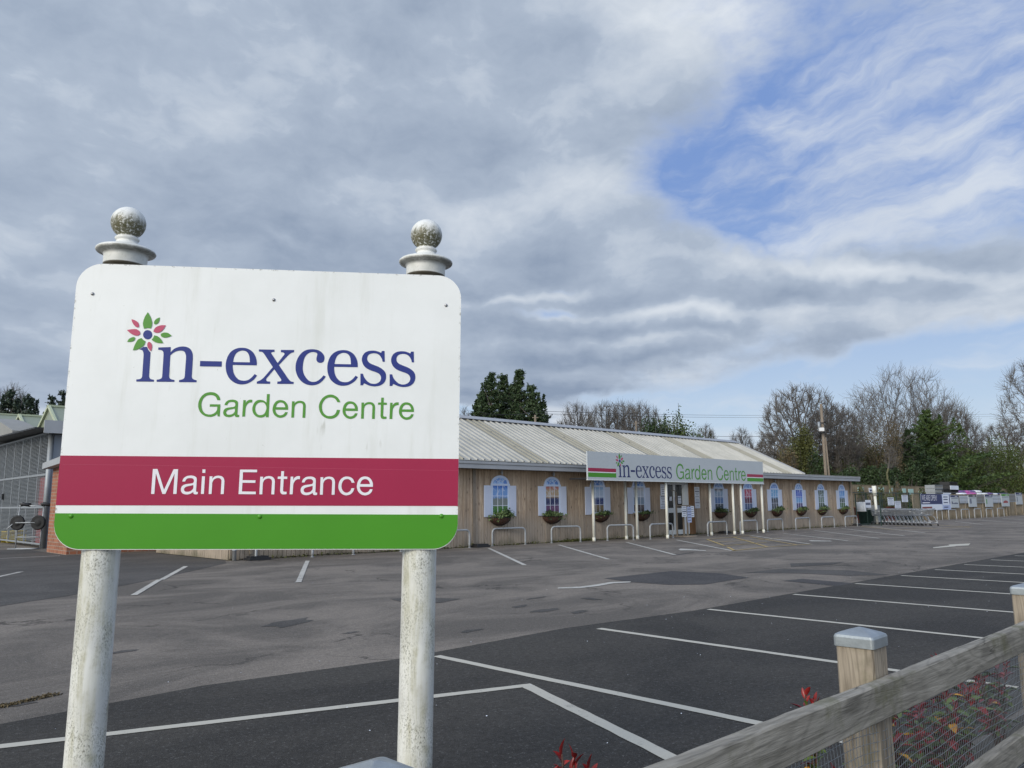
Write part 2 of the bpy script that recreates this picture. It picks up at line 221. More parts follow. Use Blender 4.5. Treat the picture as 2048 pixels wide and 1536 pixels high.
class MB:
    def __init__(s): s.v = []; s.f = []; s.sm = []
    def add(s, vs, fs, smooth=False):
        b = len(s.v); s.v += [tuple(p) for p in vs]
        s.f += [tuple(i + b for i in f) for f in fs]; s.sm += [smooth] * len(fs); return s
    def box(s, x0, x1, y0, y1, z0, z1):
        return s.add([(x0,y0,z0),(x1,y0,z0),(x1,y1,z0),(x0,y1,z0),(x0,y0,z1),(x1,y0,z1),(x1,y1,z1),(x0,y1,z1)],
                     [(0,3,2,1),(4,5,6,7),(0,1,5,4),(1,2,6,5),(2,3,7,6),(3,0,4,7)])
    def bar(s, a, b, w, h, upv=(0, 0, 1)):
        a, b = Vector(a), Vector(b); d = (b - a).normalized(); u = Vector(upv)
        r = d.cross(u)
        if r.length < 1e-4: r = d.cross(Vector((1, 0, 0)))
        r.normalize(); u = r.cross(d).normalized(); r = r * w / 2; u = u * h / 2
        return s.add([a-r-u, a+r-u, a+r+u, a-r+u, b-r-u, b+r-u, b+r+u, b-r+u],
                     [(0,1,2,3),(7,6,5,4),(0,4,5,1),(1,5,6,2),(2,6,7,3),(3,7,4,0)])
    def tube(s, pts, r, n=8, cap=True, smooth=True):
        pts = [Vector(p) for p in pts]; m = len(pts); rs = r if isinstance(r, (list, tuple)) else [r] * m
        vs = []; ref = None
        for i, p in enumerate(pts):
            t = (pts[min(i+1, m-1)] - pts[max(i-1, 0)]).normalized()
            if ref is None: ref = t.orthogonal().normalized()
            ref = (ref - t * ref.dot(t)).normalized(); q = t.cross(ref)
            for k in range(n):
                a = 2 * math.pi * k / n; vs.append(p + (ref * math.cos(a) + q * math.sin(a)) * rs[i])
        fs = [(i*n+k, i*n+(k+1) % n, (i+1)*n+(k+1) % n, (i+1)*n+k) for i in range(m-1) for k in range(n)]
        s.add(vs, fs, smooth)
        if cap:
            b = len(s.v) - len(vs); s.f += [tuple(b + k for k in reversed(range(n))), tuple(b + (m-1)*n + k for k in range(n))]; s.sm += [False, False]
        return s
    def lathe(s, prof, n=24, c=(0, 0, 0), smooth=True):
        vs = []; fs = []
        for r, z in prof:
            for k in range(n):
                a = 2 * math.pi * k / n; vs.append((c[0] + r*math.cos(a), c[1] + r*math.sin(a), c[2] + z))
        for i in range(len(prof)-1):
            for k in range(n): fs.append((i*n+k, i*n+(k+1) % n, (i+1)*n+(k+1) % n, (i+1)*n+k))
        return s.add(vs, fs, smooth)
    def prism(s, poly, fn, t):
        # poly: 2-D outline (counter-clockwise seen from the front), fn(u, v, depth) -> 3-D
        n = len(poly)
        vs = [fn(u, v, 0) for u, v in poly] + [fn(u, v, t) for u, v in poly]
        return s.add(vs, [tuple(range(n)), tuple(reversed(range(n, 2*n)))] + [(i, i+n, (i+1) % n + n, (i+1) % n) for i in range(n)])
    def build(s, name, mat, parent=None, bevel=0, loc=None):
        me = bpy.data.meshes.new(name); me.from_pydata(s.v, [], s.f)
        me.polygons.foreach_set('use_smooth', s.sm); me.update()
        o = bpy.data.objects.new(name, me); COL.objects.link(o)
        if mat: me.materials.append(mat)
        if parent is not None: o.parent = parent
        if loc is not None: o.location = loc
        if bevel:
            b = o.modifiers.new('bevel', 'BEVEL'); b.width = bevel; b.segments = 2; b.limit_method = 'ANGLE'
        return o
def npmesh(name, V, F, mat, parent=None, smooth=False):
    V = np.asarray(V, dtype=np.float32); F = np.asarray(F, dtype=np.int32); k = F.shape[1]
    me = bpy.data.meshes.new(name); me.vertices.add(len(V)); me.vertices.foreach_set('co', V.ravel())
    me.loops.add(F.size); me.loops.foreach_set('vertex_index', F.ravel())
    me.polygons.add(len(F)); me.polygons.foreach_set('loop_start', np.arange(0, F.size, k, dtype=np.int32))
    me.polygons.foreach_set('use_smooth', np.full(len(F), smooth)); me.update(calc_edges=True)
    me.materials.append(mat)
    o = bpy.data.objects.new(name, me); COL.objects.link(o)
    if parent is not None: o.parent = parent
    return o

# ------------------------------------------------------------------ materials
def material(name, fn, rough=.6, metal=0.0, spec=None):
    m = bpy.data.materials.new(name); m.use_nodes = True; N = NT(m.node_tree); b = N.n['Principled BSDF']
    b.inputs['Roughness'].default_value = rough; b.inputs['Metallic'].default_value = metal
    if spec is not None: b.inputs['Specular IOR Level'].default_value = spec
    r = fn(N, N.new('ShaderNodeTexCoord').outputs['Object'], b)
    if r is not None: N.put(b.inputs['Base Color'], r)
    return m
def bump(N, b, h, strength=.3, dist=.01):
    n = N.new('ShaderNodeBump'); n.inputs['Strength'].default_value = strength; n.inputs['Distance'].default_value = dist
    N.put(n.inputs['Height'], h); N.put(b.inputs['Normal'], n.outputs[0])
def lerp3(a, b, t): return tuple(a[i] + (b[i] - a[i]) * t for i in range(3))
def plain(name, c, rough=.6, metal=0.0, var=.15, scale=6, bumpy=0.0, spec=None):
    def f(N, co, b):
        n = N.noise(co, scale, 5, .6)
        if bumpy: bump(N, b, N.noise(co, scale * 6, 4, .6), bumpy, .004)
        return N.mix(n, tuple(x * (1 - var) for x in c), tuple(min(1, x * (1 + var)) for x in c))
    return material(name, f, rough, metal, spec)
def asphalt(name, base, tint, agg=.5, big=.25, crack=.0):
    def f(N, co, b):
        n_big = N.noise(N.v('MULTIPLY', co, (1, 1.6, 1)), .30, 7, .68, .8); n_mid = N.noise(N.v('MULTIPLY', co, (1, 3.2, 1)), .55, 6, .65, .8)
        n_f = N.noise(co, 60, 3, .7); n_g = N.noise(co, 18, 4, .7); vo = N.voro(co, 130)
        c = N.mix(N.mr(n_big, .38, .62), lerp3(base, (0, 0, 0), big), lerp3(base, tint, .8))
        c = N.mix(N.mr(n_mid, .52, .75, 0, .5), c, lerp3(base, (0, 0, 0), .35))
        c = N.mix(N.mr(n_mid, .25, .42, .4, 0), c, tint)
        c = N.mix(N.mr(n_g, .3, .75, 0, .45), c, lerp3(base, (0, 0, 0), .5))
        c = N.mix(N.mr(vo, .0, .5, agg, 0), c, lerp3(tint, (1, 1, 1), .12))
        c = N.mix(N.mr(n_f, .35, .7, 0, .6), c, lerp3(base, (0, 0, 0), .65))
        c = N.mix(N.mr(N.noise(co, 34, 3, .8), .56, .72, 0, .5), c, lerp3(tint, (1, 1, 1), .15))
        wc = N.v('ADD', co, N.v('SCALE', N.noise(co, 1.3, 5, .6, out='Color'), sc=1.3)); ed = N.voro(wc, .33, 'DISTANCE_TO_EDGE')
        c = N.mix(N.m('MULTIPLY', N.mr(ed, .004, .014, crack, 0), N.mr(N.noise(co, .35, 3, .6), .50, .58)), c, lerp3(base, (0, 0, 0), .75))
        N.put(b.inputs['Roughness'], N.mr(n_g, .3, .7, .78, .95))
        bump(N, b, N.m('ADD', N.m('MULTIPLY', n_f, .6), N.m('MULTIPLY', vo, .6)), .55, .008)
        return c
    return material(name, f, .88, spec=.3)
def road_paint(name, c, under, wear=.5):
    def f(N, co, b):
        w = N.noise(co, 9, 7, .72, .5); w2 = N.noise(co, 70, 3, .7); big = N.noise(co, .8, 3, .6)
        t = N.m('ADD', N.m('ADD', N.m('MULTIPLY', w, .5), N.m('MULTIPLY', w2, .35)), N.m('MULTIPLY', big, .3))
        bump(N, b, w2, .3, .005)
        return N.mix(N.mr(t, wear, wear + .13, 0, .85), N.mix(w2, tuple(x * .82 for x in c), c), under)
    return material(name, f, .75, spec=.3)
def wood(name, light, dark, board=0.0, grain_axis='Z', knots=.5, green=0.0, swirl=0.0, stain=None, rough=.85, bmp=.4):
    # grain runs along grain_axis; board > 0 gives each board across X its own tone
    def f(N, co, b):
        s3 = {'Z': (1, 1, .07), 'X': (.07, 1, 1), 'Y': (1, .07, 1)}[grain_axis]
        xyz = N.sep(co); x = xyz[0]; z = xyz[2]
        if board:
            idx = N.m('FLOOR', N.m('DIVIDE', x, board)); wn = N.new('ShaderNodeTexWhiteNoise', noise_dimensions='1D'); N.put(wn.inputs['W'], idx)
            tone = wn.outputs['Value']; off = N.v('SCALE', wn.outputs['Color'], sc=17.0); cc = N.v('ADD', co, off)
        else: tone = N.noise(co, .8, 2); cc = co
        st = N.v('MULTIPLY', cc, s3)
        streak = N.noise(N.v('MULTIPLY', co, (1, 1, .10)), 5.5, 4, .6) if board else None
        g = N.noise(st, 22, 6, .65, 1.2); g2 = N.noise(st, 70, 3, .6); bl = N.noise(co, .9, 5, .6)
        kn = N.voro(N.v('MULTIPLY', cc, tuple(.45 if k < .5 else 1 for k in s3)), 5.5)
        c = N.mix(N.mr(g, .3, .7), dark, light); c = N.mix(N.mr(tone, 0, 1, 0, .9 if board else .4, smooth=False), c, tuple(q * .82 for q in dark) if board else lerp3(dark, light, .15))
        c = N.mix(N.mr(bl, .4, .7, 0, .3), c, lerp3(light, (.5, .5, .5), .3))
        c = N.mix(N.mr(g2, .48, .72, 0, .6), c, tuple(q * .5 for q in dark))
        if swirl:
            rg = N.noise(N.v('MULTIPLY', cc, tuple(.28 if k < .5 else 1 for k in s3)), 4.2, 2, .45, .6); fr = N.m('ABSOLUTE', N.m('SUBTRACT', N.m('FRACT', N.m('MULTIPLY', rg, 17.0)), .5))
            c = N.mix(N.mr(fr, .0, .26, swirl, 0), c, tuple(q * .55 for q in dark))
            c = N.mix(N.m('MULTIPLY', N.mr(N.m('ABSOLUTE', N.m('SUBTRACT', N.noise(N.v('MULTIPLY', cc, tuple(.06 if k < .5 else 1 for k in s3)), 13, 3, .5), .5)), .0, .010, .8, 0), N.mr(N.noise(co, 2.3, 2), .5, .6)), c, tuple(q * .3 for q in dark))
        if knots: c = N.mix(N.mr(kn, .07, .20, knots, 0), c, tuple(q * .28 for q in dark))
        if board: c = N.mix(N.mr(streak, .46, .66, 0, .55), c, tuple(q * .62 for q in dark))
        if green: c = N.mix(N.mr(N.noise(co, 5, 5, .65), .5, .68, 0, green), c, (.10, .10, .045))
        if stain: c = stain(N, c, x, z, co)
        bump(N, b, N.m('ADD', g, N.m('MULTIPLY', g2, .5)), bmp, .006)
        return c
    return material(name, f, rough, spec=.25)

M = {}
M['asphalt'] = asphalt('worn grey asphalt', (.170, .149, .127), (.295, .252, .209), .6, .35, .8)
M['tarmac'] = asphalt('newer dark tarmac', (.044, .040, .0345), (.070, .063, .053), .4, .3)
M['tarmac_mid'] = asphalt('dark worn tarmac', (.088, .082, .076), (.125, .114, .104), .35)
M['patch'] = asphalt('asphalt repair patch', (.066, .062, .062), (.095, .088, .086), .25, .15)
M['white_line'] = road_paint('worn white road paint', (.53, .50, .425), (.10, .095, .085), .635)
M['white_line2'] = road_paint('faded white road paint', (.52, .50, .45), (.12, .115, .11), .58)
M['yellow_line'] = road_paint('faded yellow road paint', (.46, .34, .14), (.11, .105, .1), .60)
M['earth'] = plain('rough ground', (.10, .095, .06), .95, var=.5, scale=.4, bumpy=.5)
M['soil'] = plain('planting bed soil', (.035, .028, .02), .95, var=.5, scale=14, bumpy=1.0)

def old_white(name, c=(.74, .74, .70), amount=1.0, algae_z=None):
    def f(N, co, b):
        sp = N.voro(N.v('MULTIPLY', co, (1, 1, .8)), 95); sm = N.noise(co, 14, 6, .7); st = N.noise(N.v('MULTIPLY', co, (1, 1, .12)), 16, 5, .65, .6)
        side = N.sep(co)
        c_ = N.mix(N.mr(N.noise(co, 5, 4, .6), .4, .65), c, tuple(q * .84 for q in c))
        col = N.mix(N.mr(st, .36, .70, 0, .6 * amount), c_, (.47, .45, .32))
        col = N.mix(N.mr(N.m('MULTIPLY', st, sm), .22, .44, 0, .7 * amount), col, (.33, .31, .19))
        fine = N.noise(N.v('MULTIPLY', co, (1, 1, .6)), 190, 4, .75)
        spots = N.m('MULTIPLY', N.mr(fine, .50, .60), N.mr(N.m('ADD', N.noise(N.v('MULTIPLY', co, (1, 1, .4)), 9, 4, .6), N.m('MULTIPLY', st, .3)), .48, .78))
        col = N.mix(N.m('MULTIPLY', spots, .85 * amount), col, (.16, .16, .12))
        if algae_z:
            a0, a1, al = algae_z
            zz = N.m('ADD', side[2], N.m('MULTIPLY', N.m('SUBTRACT', N.noise(N.v('MULTIPLY', co, (1, 1, .35)), 30, 6, .7, .5), .5), .11))
            msk = N.mr(zz, a0, a1, al, 0)
            col = N.mix(N.m('MULTIPLY', msk, N.mr(N.noise(co, 60, 5, .75), .36, .52)), col, (.075, .075, .03))
        bump(N, b, fine, .12, .002)
        return col
    return material(name, f, .42)
M['post_white'] = old_white('weathered white post paint', algae_z=(-.66, -.60, 0.0))
def finial_f(N, co, b):
    z = N.sep(co)[2]; n = N.noise(N.v('MULTIPLY', co, (1, 1, .35)), 34, 6, .72, .6); n2 = N.noise(co, 110, 5, .75); n3 = N.noise(co, 14, 4, .6)
    zz = N.m('ADD', z, N.m('MULTIPLY', N.m('SUBTRACT', n, .5), .10))
    ball = N.m('MULTIPLY', N.mr(zz, .150, .188, 1, 0), N.mr(z, .104, .112)); lip = N.m('MULTIPLY', N.mr(z, .036, .040), N.mr(z, .053, .049)); foot = N.mr(z, .0, -.004)
    c = N.mix(N.mr(n3, .4, .7), (.72, .72, .69), (.60, .61, .57)); c = N.mix(N.m('MULTIPLY', N.mr(n2, .55, .7), .5), c, (.3, .3, .25))
    c = N.mix(N.m('MULTIPLY', ball, N.mr(n2, .36, .50)), c, N.mix(N.mr(n3, .4, .6), (.085, .085, .04), (.15, .14, .085)))
    c = N.mix(N.m('MULTIPLY', lip, N.mr(n, .35, .65, 0, .6)), c, (.10, .095, .06))
    return N.mix(foot, c, (.08, .07, .05))
M['finial_white'] = material('weathered finial paint', finial_f, .42)
def sign_white(N, co, b):
    n = N.noise(co, 2.2, 5, .6); st = N.noise(N.v('MULTIPLY', co, (1, 1, .1)), 9, 6, .7); sp = N.noise(co, 55, 4, .7); z = N.sep(co)[2]; x = N.sep(co)[0]
    c = N.mix(N.mr(n, .35, .7), (.80, .815, .81), (.74, .755, .745))
    c = N.mix(N.mr(st, .5, .75, 0, .35), c, (.55, .56, .5)); c = N.mix(N.m('MULTIPLY', N.mr(N.noise(N.v('MULTIPLY', co, (1, 1, .16)), 26, 3, .5), .66, .74), N.mr(N.noise(co, 5, 3), .5, .62, 0, .55)), c, (.38, .38, .32))
    c = N.mix(N.mr(sp, .70, .76, 0, .6), c, (.35, .35, .3))
    edge = N.m('MAXIMUM', N.m('ABSOLUTE', N.m('DIVIDE', x, .7335)), N.m('DIVIDE', z, .538))
    c = N.mix(N.m('MULTIPLY', N.mr(edge, .985, 1.0), N.mr(N.noise(co, 50, 5, .75), .54, .66)), c, (.22, .22, .19))
    return c
M['sign_white'] = material('white sign panel', sign_white, .38)
def vinyl(name, c, r=.32):
    def f(N, co, b):
        n = N.noise(co, 3, 4, .6); s = N.noise(co, 60, 4, .7)
        k = N.mix(n, tuple(q * .9 for q in c), tuple(q * 1.08 for q in c))
        return N.mix(N.mr(s, .68, .75, 0, .35), k, tuple(q * .5 + .05 for q in c))
    return material(name, f, r, spec=.35)
M['crimson'] = vinyl('crimson sign vinyl', (.335, .014, .060)); M['green'] = vinyl('green sign vinyl', (.062, .27, .014))
M['navy'] = vinyl('navy lettering vinyl', (.018, .032, .20)); M['leafgreen'] = vinyl('green lettering vinyl', (.085, .27, .035))
M['pink'] = vinyl('pink petal vinyl', (.48, .07, .14)); M['letter_white'] = vinyl('white lettering vinyl', (.78, .76, .8))
M['deepnavy'] = vinyl('deep navy print', (.012, .02, .11))
M['galv'] = plain('galvanised steel tube', (.36, .375, .39), .5, .35, .25, 9)
M['galv_dull'] = plain('dull galvanised steel', (.30, .32, .34), .55, .5, .2, 7)
M['zinc_cap'] = plain('zinc post cap', (.33, .36, .375), .48, .6, .40, 22, .15)
M['screw'] = plain('screw head', (.35, .35, .36), .4, .8)
def clad_stain(N, c, x, z, co):
    n = N.noise(N.v('MULTIPLY', co, (1, 1, .5)), 1.1, 5, .6)
    zz = N.m('ADD', z, N.m('MULTIPLY', N.m('SUBTRACT', n, .5), 1.3))
    c = N.mix(N.mr(zz, .45, 1.5, .62, 0), c, (.29, .255, .215))            # splash-greyed foot of the boards
    c = N.mix(N.mr(zz, 2.0, 2.7, 0, .4), c, (.34, .22, .125))            # fresher brown under the eaves
    return N.mix(N.mr(zz, -.25, .28, .7, 0), c, (.055, .06, .028))         # moss at the ground
M['clad'] = wood('weathered cladding boards', (.67, .515, .375), (.36, .265, .185), .145, 'Z', .85, stain=clad_stain)
M['clad2'] = wood('right fence boards', (.42, .335, .22), (.27, .21, .135), .15, 'Z', .3, stain=lambda N, c, x, z, co: N.mix(N.mr(N.m('ADD', z, N.noise(co, 1, 4)), .45, .9, .6, 0), c, (.11, .09, .05)))
M['door_timber'] = wood('orange brown door surround', (.34, .19, .085), (.2, .1, .045), .145, 'Z', .5)
M['fence_post'] = wood('treated fence post timber', (.40, .34, .265), (.22, .18, .135), 0, 'Z', 0, green=.5, swirl=.4, bmp=.9)
M['fence_rail'] = wood('grey weathered rail timber', (.35, .325, .28), (.17, .157, .13), 0, 'X', .35, green=.6, swirl=.28, bmp=.9)
M['pole_wood'] = wood('pole timber', (.27, .22, .17), (.15, .12, .09), 0, 'Z', 0)
def roof_f(N, co, b):
    x = N.sep(co)[0]; n = N.noise(co, .9, 6, .65); st = N.noise(N.v('MULTIPLY', co, (3, .25, .25)), 3, 5, .65)
    c = N.mix(N.mr(n, .35, .7), (.43, .42, .385), (.35, .345, .315)); c = N.mix(N.mr(st, .45, .75, 0, .5), c, (.27, .265, .235))
    return c
M['roof'] = material('pale profiled roof sheet', roof_f, .45, .15)
M['rooflight'] = plain('stained grp rooflight sheet', (.275, .262, .215), .5, var=.18, scale=1.2)
M['fascia'] = plain('grey eaves trim', (.36, .37, .385), .5, .2, .2, 1.5)
M['fascia_pale'] = plain('pale eaves sheet edge', (.58, .57, .52), .5, 0, .12, 3)
M['shutter'] = plain('pale lilac shutter print', (.56, .60, .72), .5, 0, .06, 12)
M['win_frame'] = plain('pale blue window frame print', (.55, .63, .80), .5, 0, .06, 12)
M['muntin'] = plain('white glazing bar', (.68, .72, .82), .5, 0, .05)
M['pvc'] = plain('white pvc door frame', (.66, .68, .68), .35, 0, .06)
M['cream_post'] = plain('cream painted steel post', (.72, .71, .63), .4, 0, .1, 4)
M['glass_dark'] = plain('dark door glass', (.012, .013, .014), .12, 0, .3, 2, spec=.3)
M['black'] = plain('black plastic', (.018, .018, .02), .5, 0, .2)
M['rubber'] = plain('black rubber', (.015, .015, .016), .8, 0, .3)
M['coir'] = plain('brown coir basket liner', (.085, .038, .022), .95, 0, .55, 26, 1.0)
M['paper'] = plain('white notice paper', (.70, .73, .80), .7, 0, .05)
M['print'] = plain('dark notice print', (.12, .13, .18), .7, 0, .1)
M['bluepaper'] = plain('pale blue notice paper', (.42, .48, .68), .7, 0, .05)
M['board_grey'] = plain('pale grey sign board', (.47, .50, .52), .4, 0, .06, 1.5)
M['greensteel'] = plain('dark green coated steel', (.012, .035, .028), .45, 0, .2)
M['brick'] = material('red brick wall', lambda N, co, b: None, .9)
def brick_fix():
    m = M['brick']; N = NT(m.node_tree); b = N.n['Principled BSDF']; co = N.new('ShaderNodeTexCoord').outputs['Object']
    s = N.sep(co); v = N.xyz(N.m('ADD', s[0], s[1]), s[2], 0.0)
    n = N.new('ShaderNodeTexBrick'); N.put(n.inputs['Vector'], v); n.inputs['Scale'].default_value = 1
    n.inputs['Color1'].default_value = (.25, .085, .045, 1); n.inputs['Color2'].default_value = (.36, .14, .075, 1); n.inputs['Mortar'].default_value = (.30, .24, .19, 1)
    n.inputs['Brick Width'].default_value = .225; n.inputs['Row Height'].default_value = .12; n.inputs['Mortar Size'].default_value = .012
    N.put(b.inputs['Base Color'], N.mix(N.mr(N.noise(co, 3, 5, .6), .4, .7, 0, .35), n.outputs[0], (.12, .06, .04)))
brick_fix()
M['steel_clad'] = plain('grey steel cladding', (.25, .28, .33), .5, .2, .12, 2)
M['olive_frame'] = plain('pale green glasshouse frame', (.40, .44, .30), .5, 0, .1)
M['olive_glass'] = plain('grey green glasshouse sheeting', (.22, .25, .185), .35, 0, .12, 1)
M['concrete'] = plain('pale render', (.25, .25, .24), .8, 0, .2, 1.5, .2)
M['red'] = plain('faded red plastic', (.30, .05, .05), .5); M['yellow'] = plain('yellow plastic', (.62, .47, .03), .45)
M['terracotta'] = plain('terracotta plastic', (.22, .045, .03), .6, 0, .4, 8)
M['trolley'] = plain('zinc trolley wire', (.40, .42, .45), .35, .8, .2)
M['bark'] = plain('grey brown bark', (.10, .088, .075), .95, 0, .35, 3, .4)
M['bark_dark'] = plain('dark winter twigs', (.125, .113, .102), .95, 0, .3, 2)
M['bark_green'] = plain('algae covered bark', (.12, .115, .06), .95, 0, .35, 3)
def leafmat(name, a, b_, sc=.7, rough=.6, trans=0.0):
    def f(N, co, b):
        oi = N.new('ShaderNodeNewGeometry').outputs['Random Per Island']
        n = N.noise(co, sc, 3, .6)
        c = N.mix(N.mr(n, .3, .7), a, b_)
        return N.mix(N.m('MULTIPLY', oi, .6), c, tuple(q * 1.9 for q in b_))
    return material(name, f, rough, spec=.35)
M['conifer'] = leafmat('dark conifer foliage', (.012, .028, .012), (.032, .052, .018), .5)
M['leyland'] = leafmat('bright conifer foliage', (.018, .045, .014), (.05, .075, .018), .4)
M['spruce'] = leafmat('blue green spruce foliage', (.014, .026, .020), (.03, .045, .028), .5)
M['hedge'] = leafmat('mid green hedge leaves', (.022, .042, .010), (.062, .082, .018), .3)
M['ivy'] = leafmat('olive ivy leaves', (.030, .042, .012), (.075, .078, .022), .5)
M['scrub'] = leafmat('brown scrub twigs', (.06, .045, .025), (.105, .08, .04), .4)
M['basket_leaf'] = leafmat('trailing basket leaves', (.03, .06, .02), (.11, .15, .055), 9)
M['basket_dark'] = leafmat('dark basket leaves', (.012, .03, .014), (.035, .06, .02), 9)
M['photinia_red'] = leafmat('red young photinia leaves', (.10, .008, .012), (.21, .018, .016), 14, .35)
M['photinia_green'] = leafmat('green photinia leaves', (.035, .07, .018), (.085, .12, .03), 14, .35)
M['photinia_amber'] = leafmat('yellowing photinia leaves', (.30, .12, .02), (.55, .30, .03), 14, .4)
M['stem'] = plain('brown plant stem', (.07, .035, .025), .8)
M['cloudwhite'] = plain('white plastic sack', (.72, .72, .72), .4, 0, .1); M['magenta'] = plain('pink plastic sack', (.52, .10, .34), .4, 0, .25, 3)
M['purple'] = plain('purple plastic sack', (.16, .08, .24), .4, 0, .3, 3); M['mint'] = plain('mint price board', (.42, .60, .53), .6, 0, .1)
M['wire'] = plain('overhead cable', (.03, .03, .035), .6)

# ------------------------------------------------------------------ the ground
def sheet(name, pts, z, m):
    o = MB().add([(p[0], p[1], z) for p in pts], [tuple(range(len(pts)))]).build(name, M[m])
    me = o.data
    if me.polygons[0].normal.z < 0: me.flip_normals()
    return tag(o, kind='structure')
def px(*pts): return [gnd(a, b) for a, b in pts]
sheet('terrain', [(-1500, -1500), (1500, -1500), (1500, 1500), (-1500, 1500)], -.03, 'earth')
sheet('car_park', [(-60, -40), (125, -40), (125, 34), (9, 34), (9, 75), (-60, 75)], 0, 'asphalt')
sheet('dark_tarmac', [(-12, 6.95), (1.4, 6.7), (2.9, 6.86), (4.7, 6.62), (7.3, 6.75), (9.7, 6.5), (12.2, 6.52), (23.3, 6.6), (60, 6.6), (60, 1.80), (-12, 1.80)], .004, 'tarmac')
sheet('yard_tarmac', px((0, 1213), (60, 1203), (130, 1193), (300, 1161), (390, 1141), (452, 1127)) + [Vector((9.75, 22.0, 0)), Vector((10.4, 27.2, 0)), Vector((7.4, 28.7, 0)), Vector((7.4, 33.8, 0)), Vector((-4, 38, 0)), Vector((-8, 24, 0))], .004, 'tarmac_mid')
sheet('repair_patch', px((1207.6, 1157), (1342, 1142.5), (1440, 1147), (1500, 1155.7), (1460, 1161), (1412, 1169), (1339, 1170), (1263, 1164.5)), .005, 'patch')
sheet('repair_patch', px((1564, 1162), (1606, 1158), (1710, 1167), (1672, 1172.5), (1628, 1168)), .005, 'patch')
sheet('repair_patch', px((1580, 1127), (1688, 1124.5), (1660, 1130), (1582, 1134)), .005, 'tarmac_mid')
sheet('repair_patch', px((1160, 1197), (1178, 1195.5), (1206, 1199.5), (1185, 1200.5)), .005, 'tarmac_mid')
sheet('repair_patch', px((780, 1198), (830, 1195), (922, 1198), (880, 1206), (800, 1204)), .005, 'tarmac_mid')
sheet('repair_patch', px((1490, 1146), (1560, 1138), (1700, 1141), (1782, 1150), (1700, 1152), (1600, 1147)), .0045, 'tarmac_mid')
rng = random.Random(4)
for cx, cy, w, hh in ((250, 1303, 42, 3), (1090, 1221, 34, 3), (1160, 1224, 20, 3), (575, 1247, 60, 8), (1040, 1213, 18, 3), (1075, 1196, 22, 1.5), (20, 1410, 60, 5), (940, 1262, 30, 3), (1365, 1108, 26, 1.5), (700, 1266, 20, 2)):
    n = 14; pts = []
    for k in range(n):
        a = 2 * math.pi * k / n; q = rng.uniform(.55, 1.1); pts.append((cx + w * q * math.cos(a), cy - w * q * math.cos(a) * .13 + hh * q * math.sin(a)))
    sheet('pothole_wear', px(*pts), .0035 if cy > 1 else 0, 'tarmac_mid')
def road_line(name, a, b, w, z, m, wob=0.0):
    a, b = Vector((a[0], a[1], 0)), Vector((b[0], b[1], 0)); d = (b - a).normalized(); r = Vector((-d.y, d.x, 0)) * w / 2
    n = max(2, int((b - a).length / .12)); vs = []; fs = []
    for i in range(n + 1):
        p = a.lerp(b, i / n); j1, j2 = rng.uniform(-.004, .004), rng.uniform(-.004, .004); s = d.cross(Vector((0, 0, 1))) * math.sin(i * .35) * wob
        vs += [p - r * (1 + j1 * 20) + s, p + r * (1 + j2 * 20) + s]
    for v in vs: v.z = z
    fs = [(2*i, 2*i+2, 2*i+3, 2*i+1) for i in range(n)]
    o = MB().add(vs, fs).build(name, M[m])
    if o.data.polygons[0].normal.z < 0: o.data.flip_normals()
    return tag(o, kind='structure')
for x in (7.55, 9.95, 12.48, 14.86, 17.05, 18.98, 20.93, 23.0, 25.1, 27.3, 29.5, 31.7, 34, 36.3, 38.6):
    road_line('bay_line', (x, 6.42), (x - .03, 2.0), .10, .008, 'white_line')
road_line('bay_line', (5.09, 6.46), (5.13, 2.0), .10, .008, 'white_line')
road_line('bay_line', (4.82, 4.93), (4.0, 2.7), .11, .0082, 'white_line')
road_line('bay_line', gnd(-60, 1502), (4.86, 4.87), .10, .008, 'white_line')
for a, b in (((978, 1097), (1050, 1131)), ((1117, 1090), (1217, 1119)), ((1253, 1085), (1350, 1110)), ((268, 1191), (319, 1160)), ((323, 1160), (372, 1133)), ((597, 1165), (615, 1122)), ((-30, 1160), (43, 1144)),
             ((1352, 1080), (1465, 1102)), ((1500, 1071), (1624, 1089)), ((1566, 1067), (1697, 1082)), ((1628, 1061), (1758, 1077)), ((1683, 1057), (1809, 1072)), ((1745, 1054), (1850, 1066)),
             ((1910, 1043), (1965, 1049)), ((1955, 1040), (2048, 1047)), ((2005, 1037), (2060, 1041)), ((-10, 1118), (120, 1112))):
    road_line('bay_line', gnd(*a), gnd(*b), .11, .009, 'white_line2' if a[0] > 200 and a[0] < 1300 else 'white_line2', .0)
for a, b in (((1414, 1079), (1449, 1092)), ((1455, 1094.5), (1470, 1102)), ((1465, 1074), (1534, 1094)), ((1500, 1074), (1593, 1090)), ((1465, 1102), (1534, 1094.5)), ((1534, 1094.5), (1623, 1088.5)), ((1414, 1079), (1500, 1071.5)), ((1449, 1092), (1534, 1085)), ((1430, 1085), (1560, 1077)),
             ((1720, 1053), (1790, 1060)), ((1790, 1060), (1890, 1056)), ((1790, 1051.5), (1870, 1057)), ((1850, 1048), (1940, 1055)), ((1890, 1056), (1945, 1053))):
    road_line('yellow_hatching', gnd(*a), gnd(*b), .09, .012, 'yellow_line')
sheet('arrow_marking', px((1867, 1096.8), (1866, 1095.2), (1899, 1091.2), (1897, 1089.6), (1941, 1087.3), (1937, 1091.3), (1914, 1092.2), (1909, 1093.2)), .008, 'white_line')
sheet('arrow_marking', px((1115, 1178), (1116, 1175.8), (1160, 1174), (1192, 1169.8), (1222, 1164.6), (1262, 1163.6), (1260, 1165.6), (1226, 1167.4), (1196, 1173), (1160, 1177.3)), .008, 'white_line2')
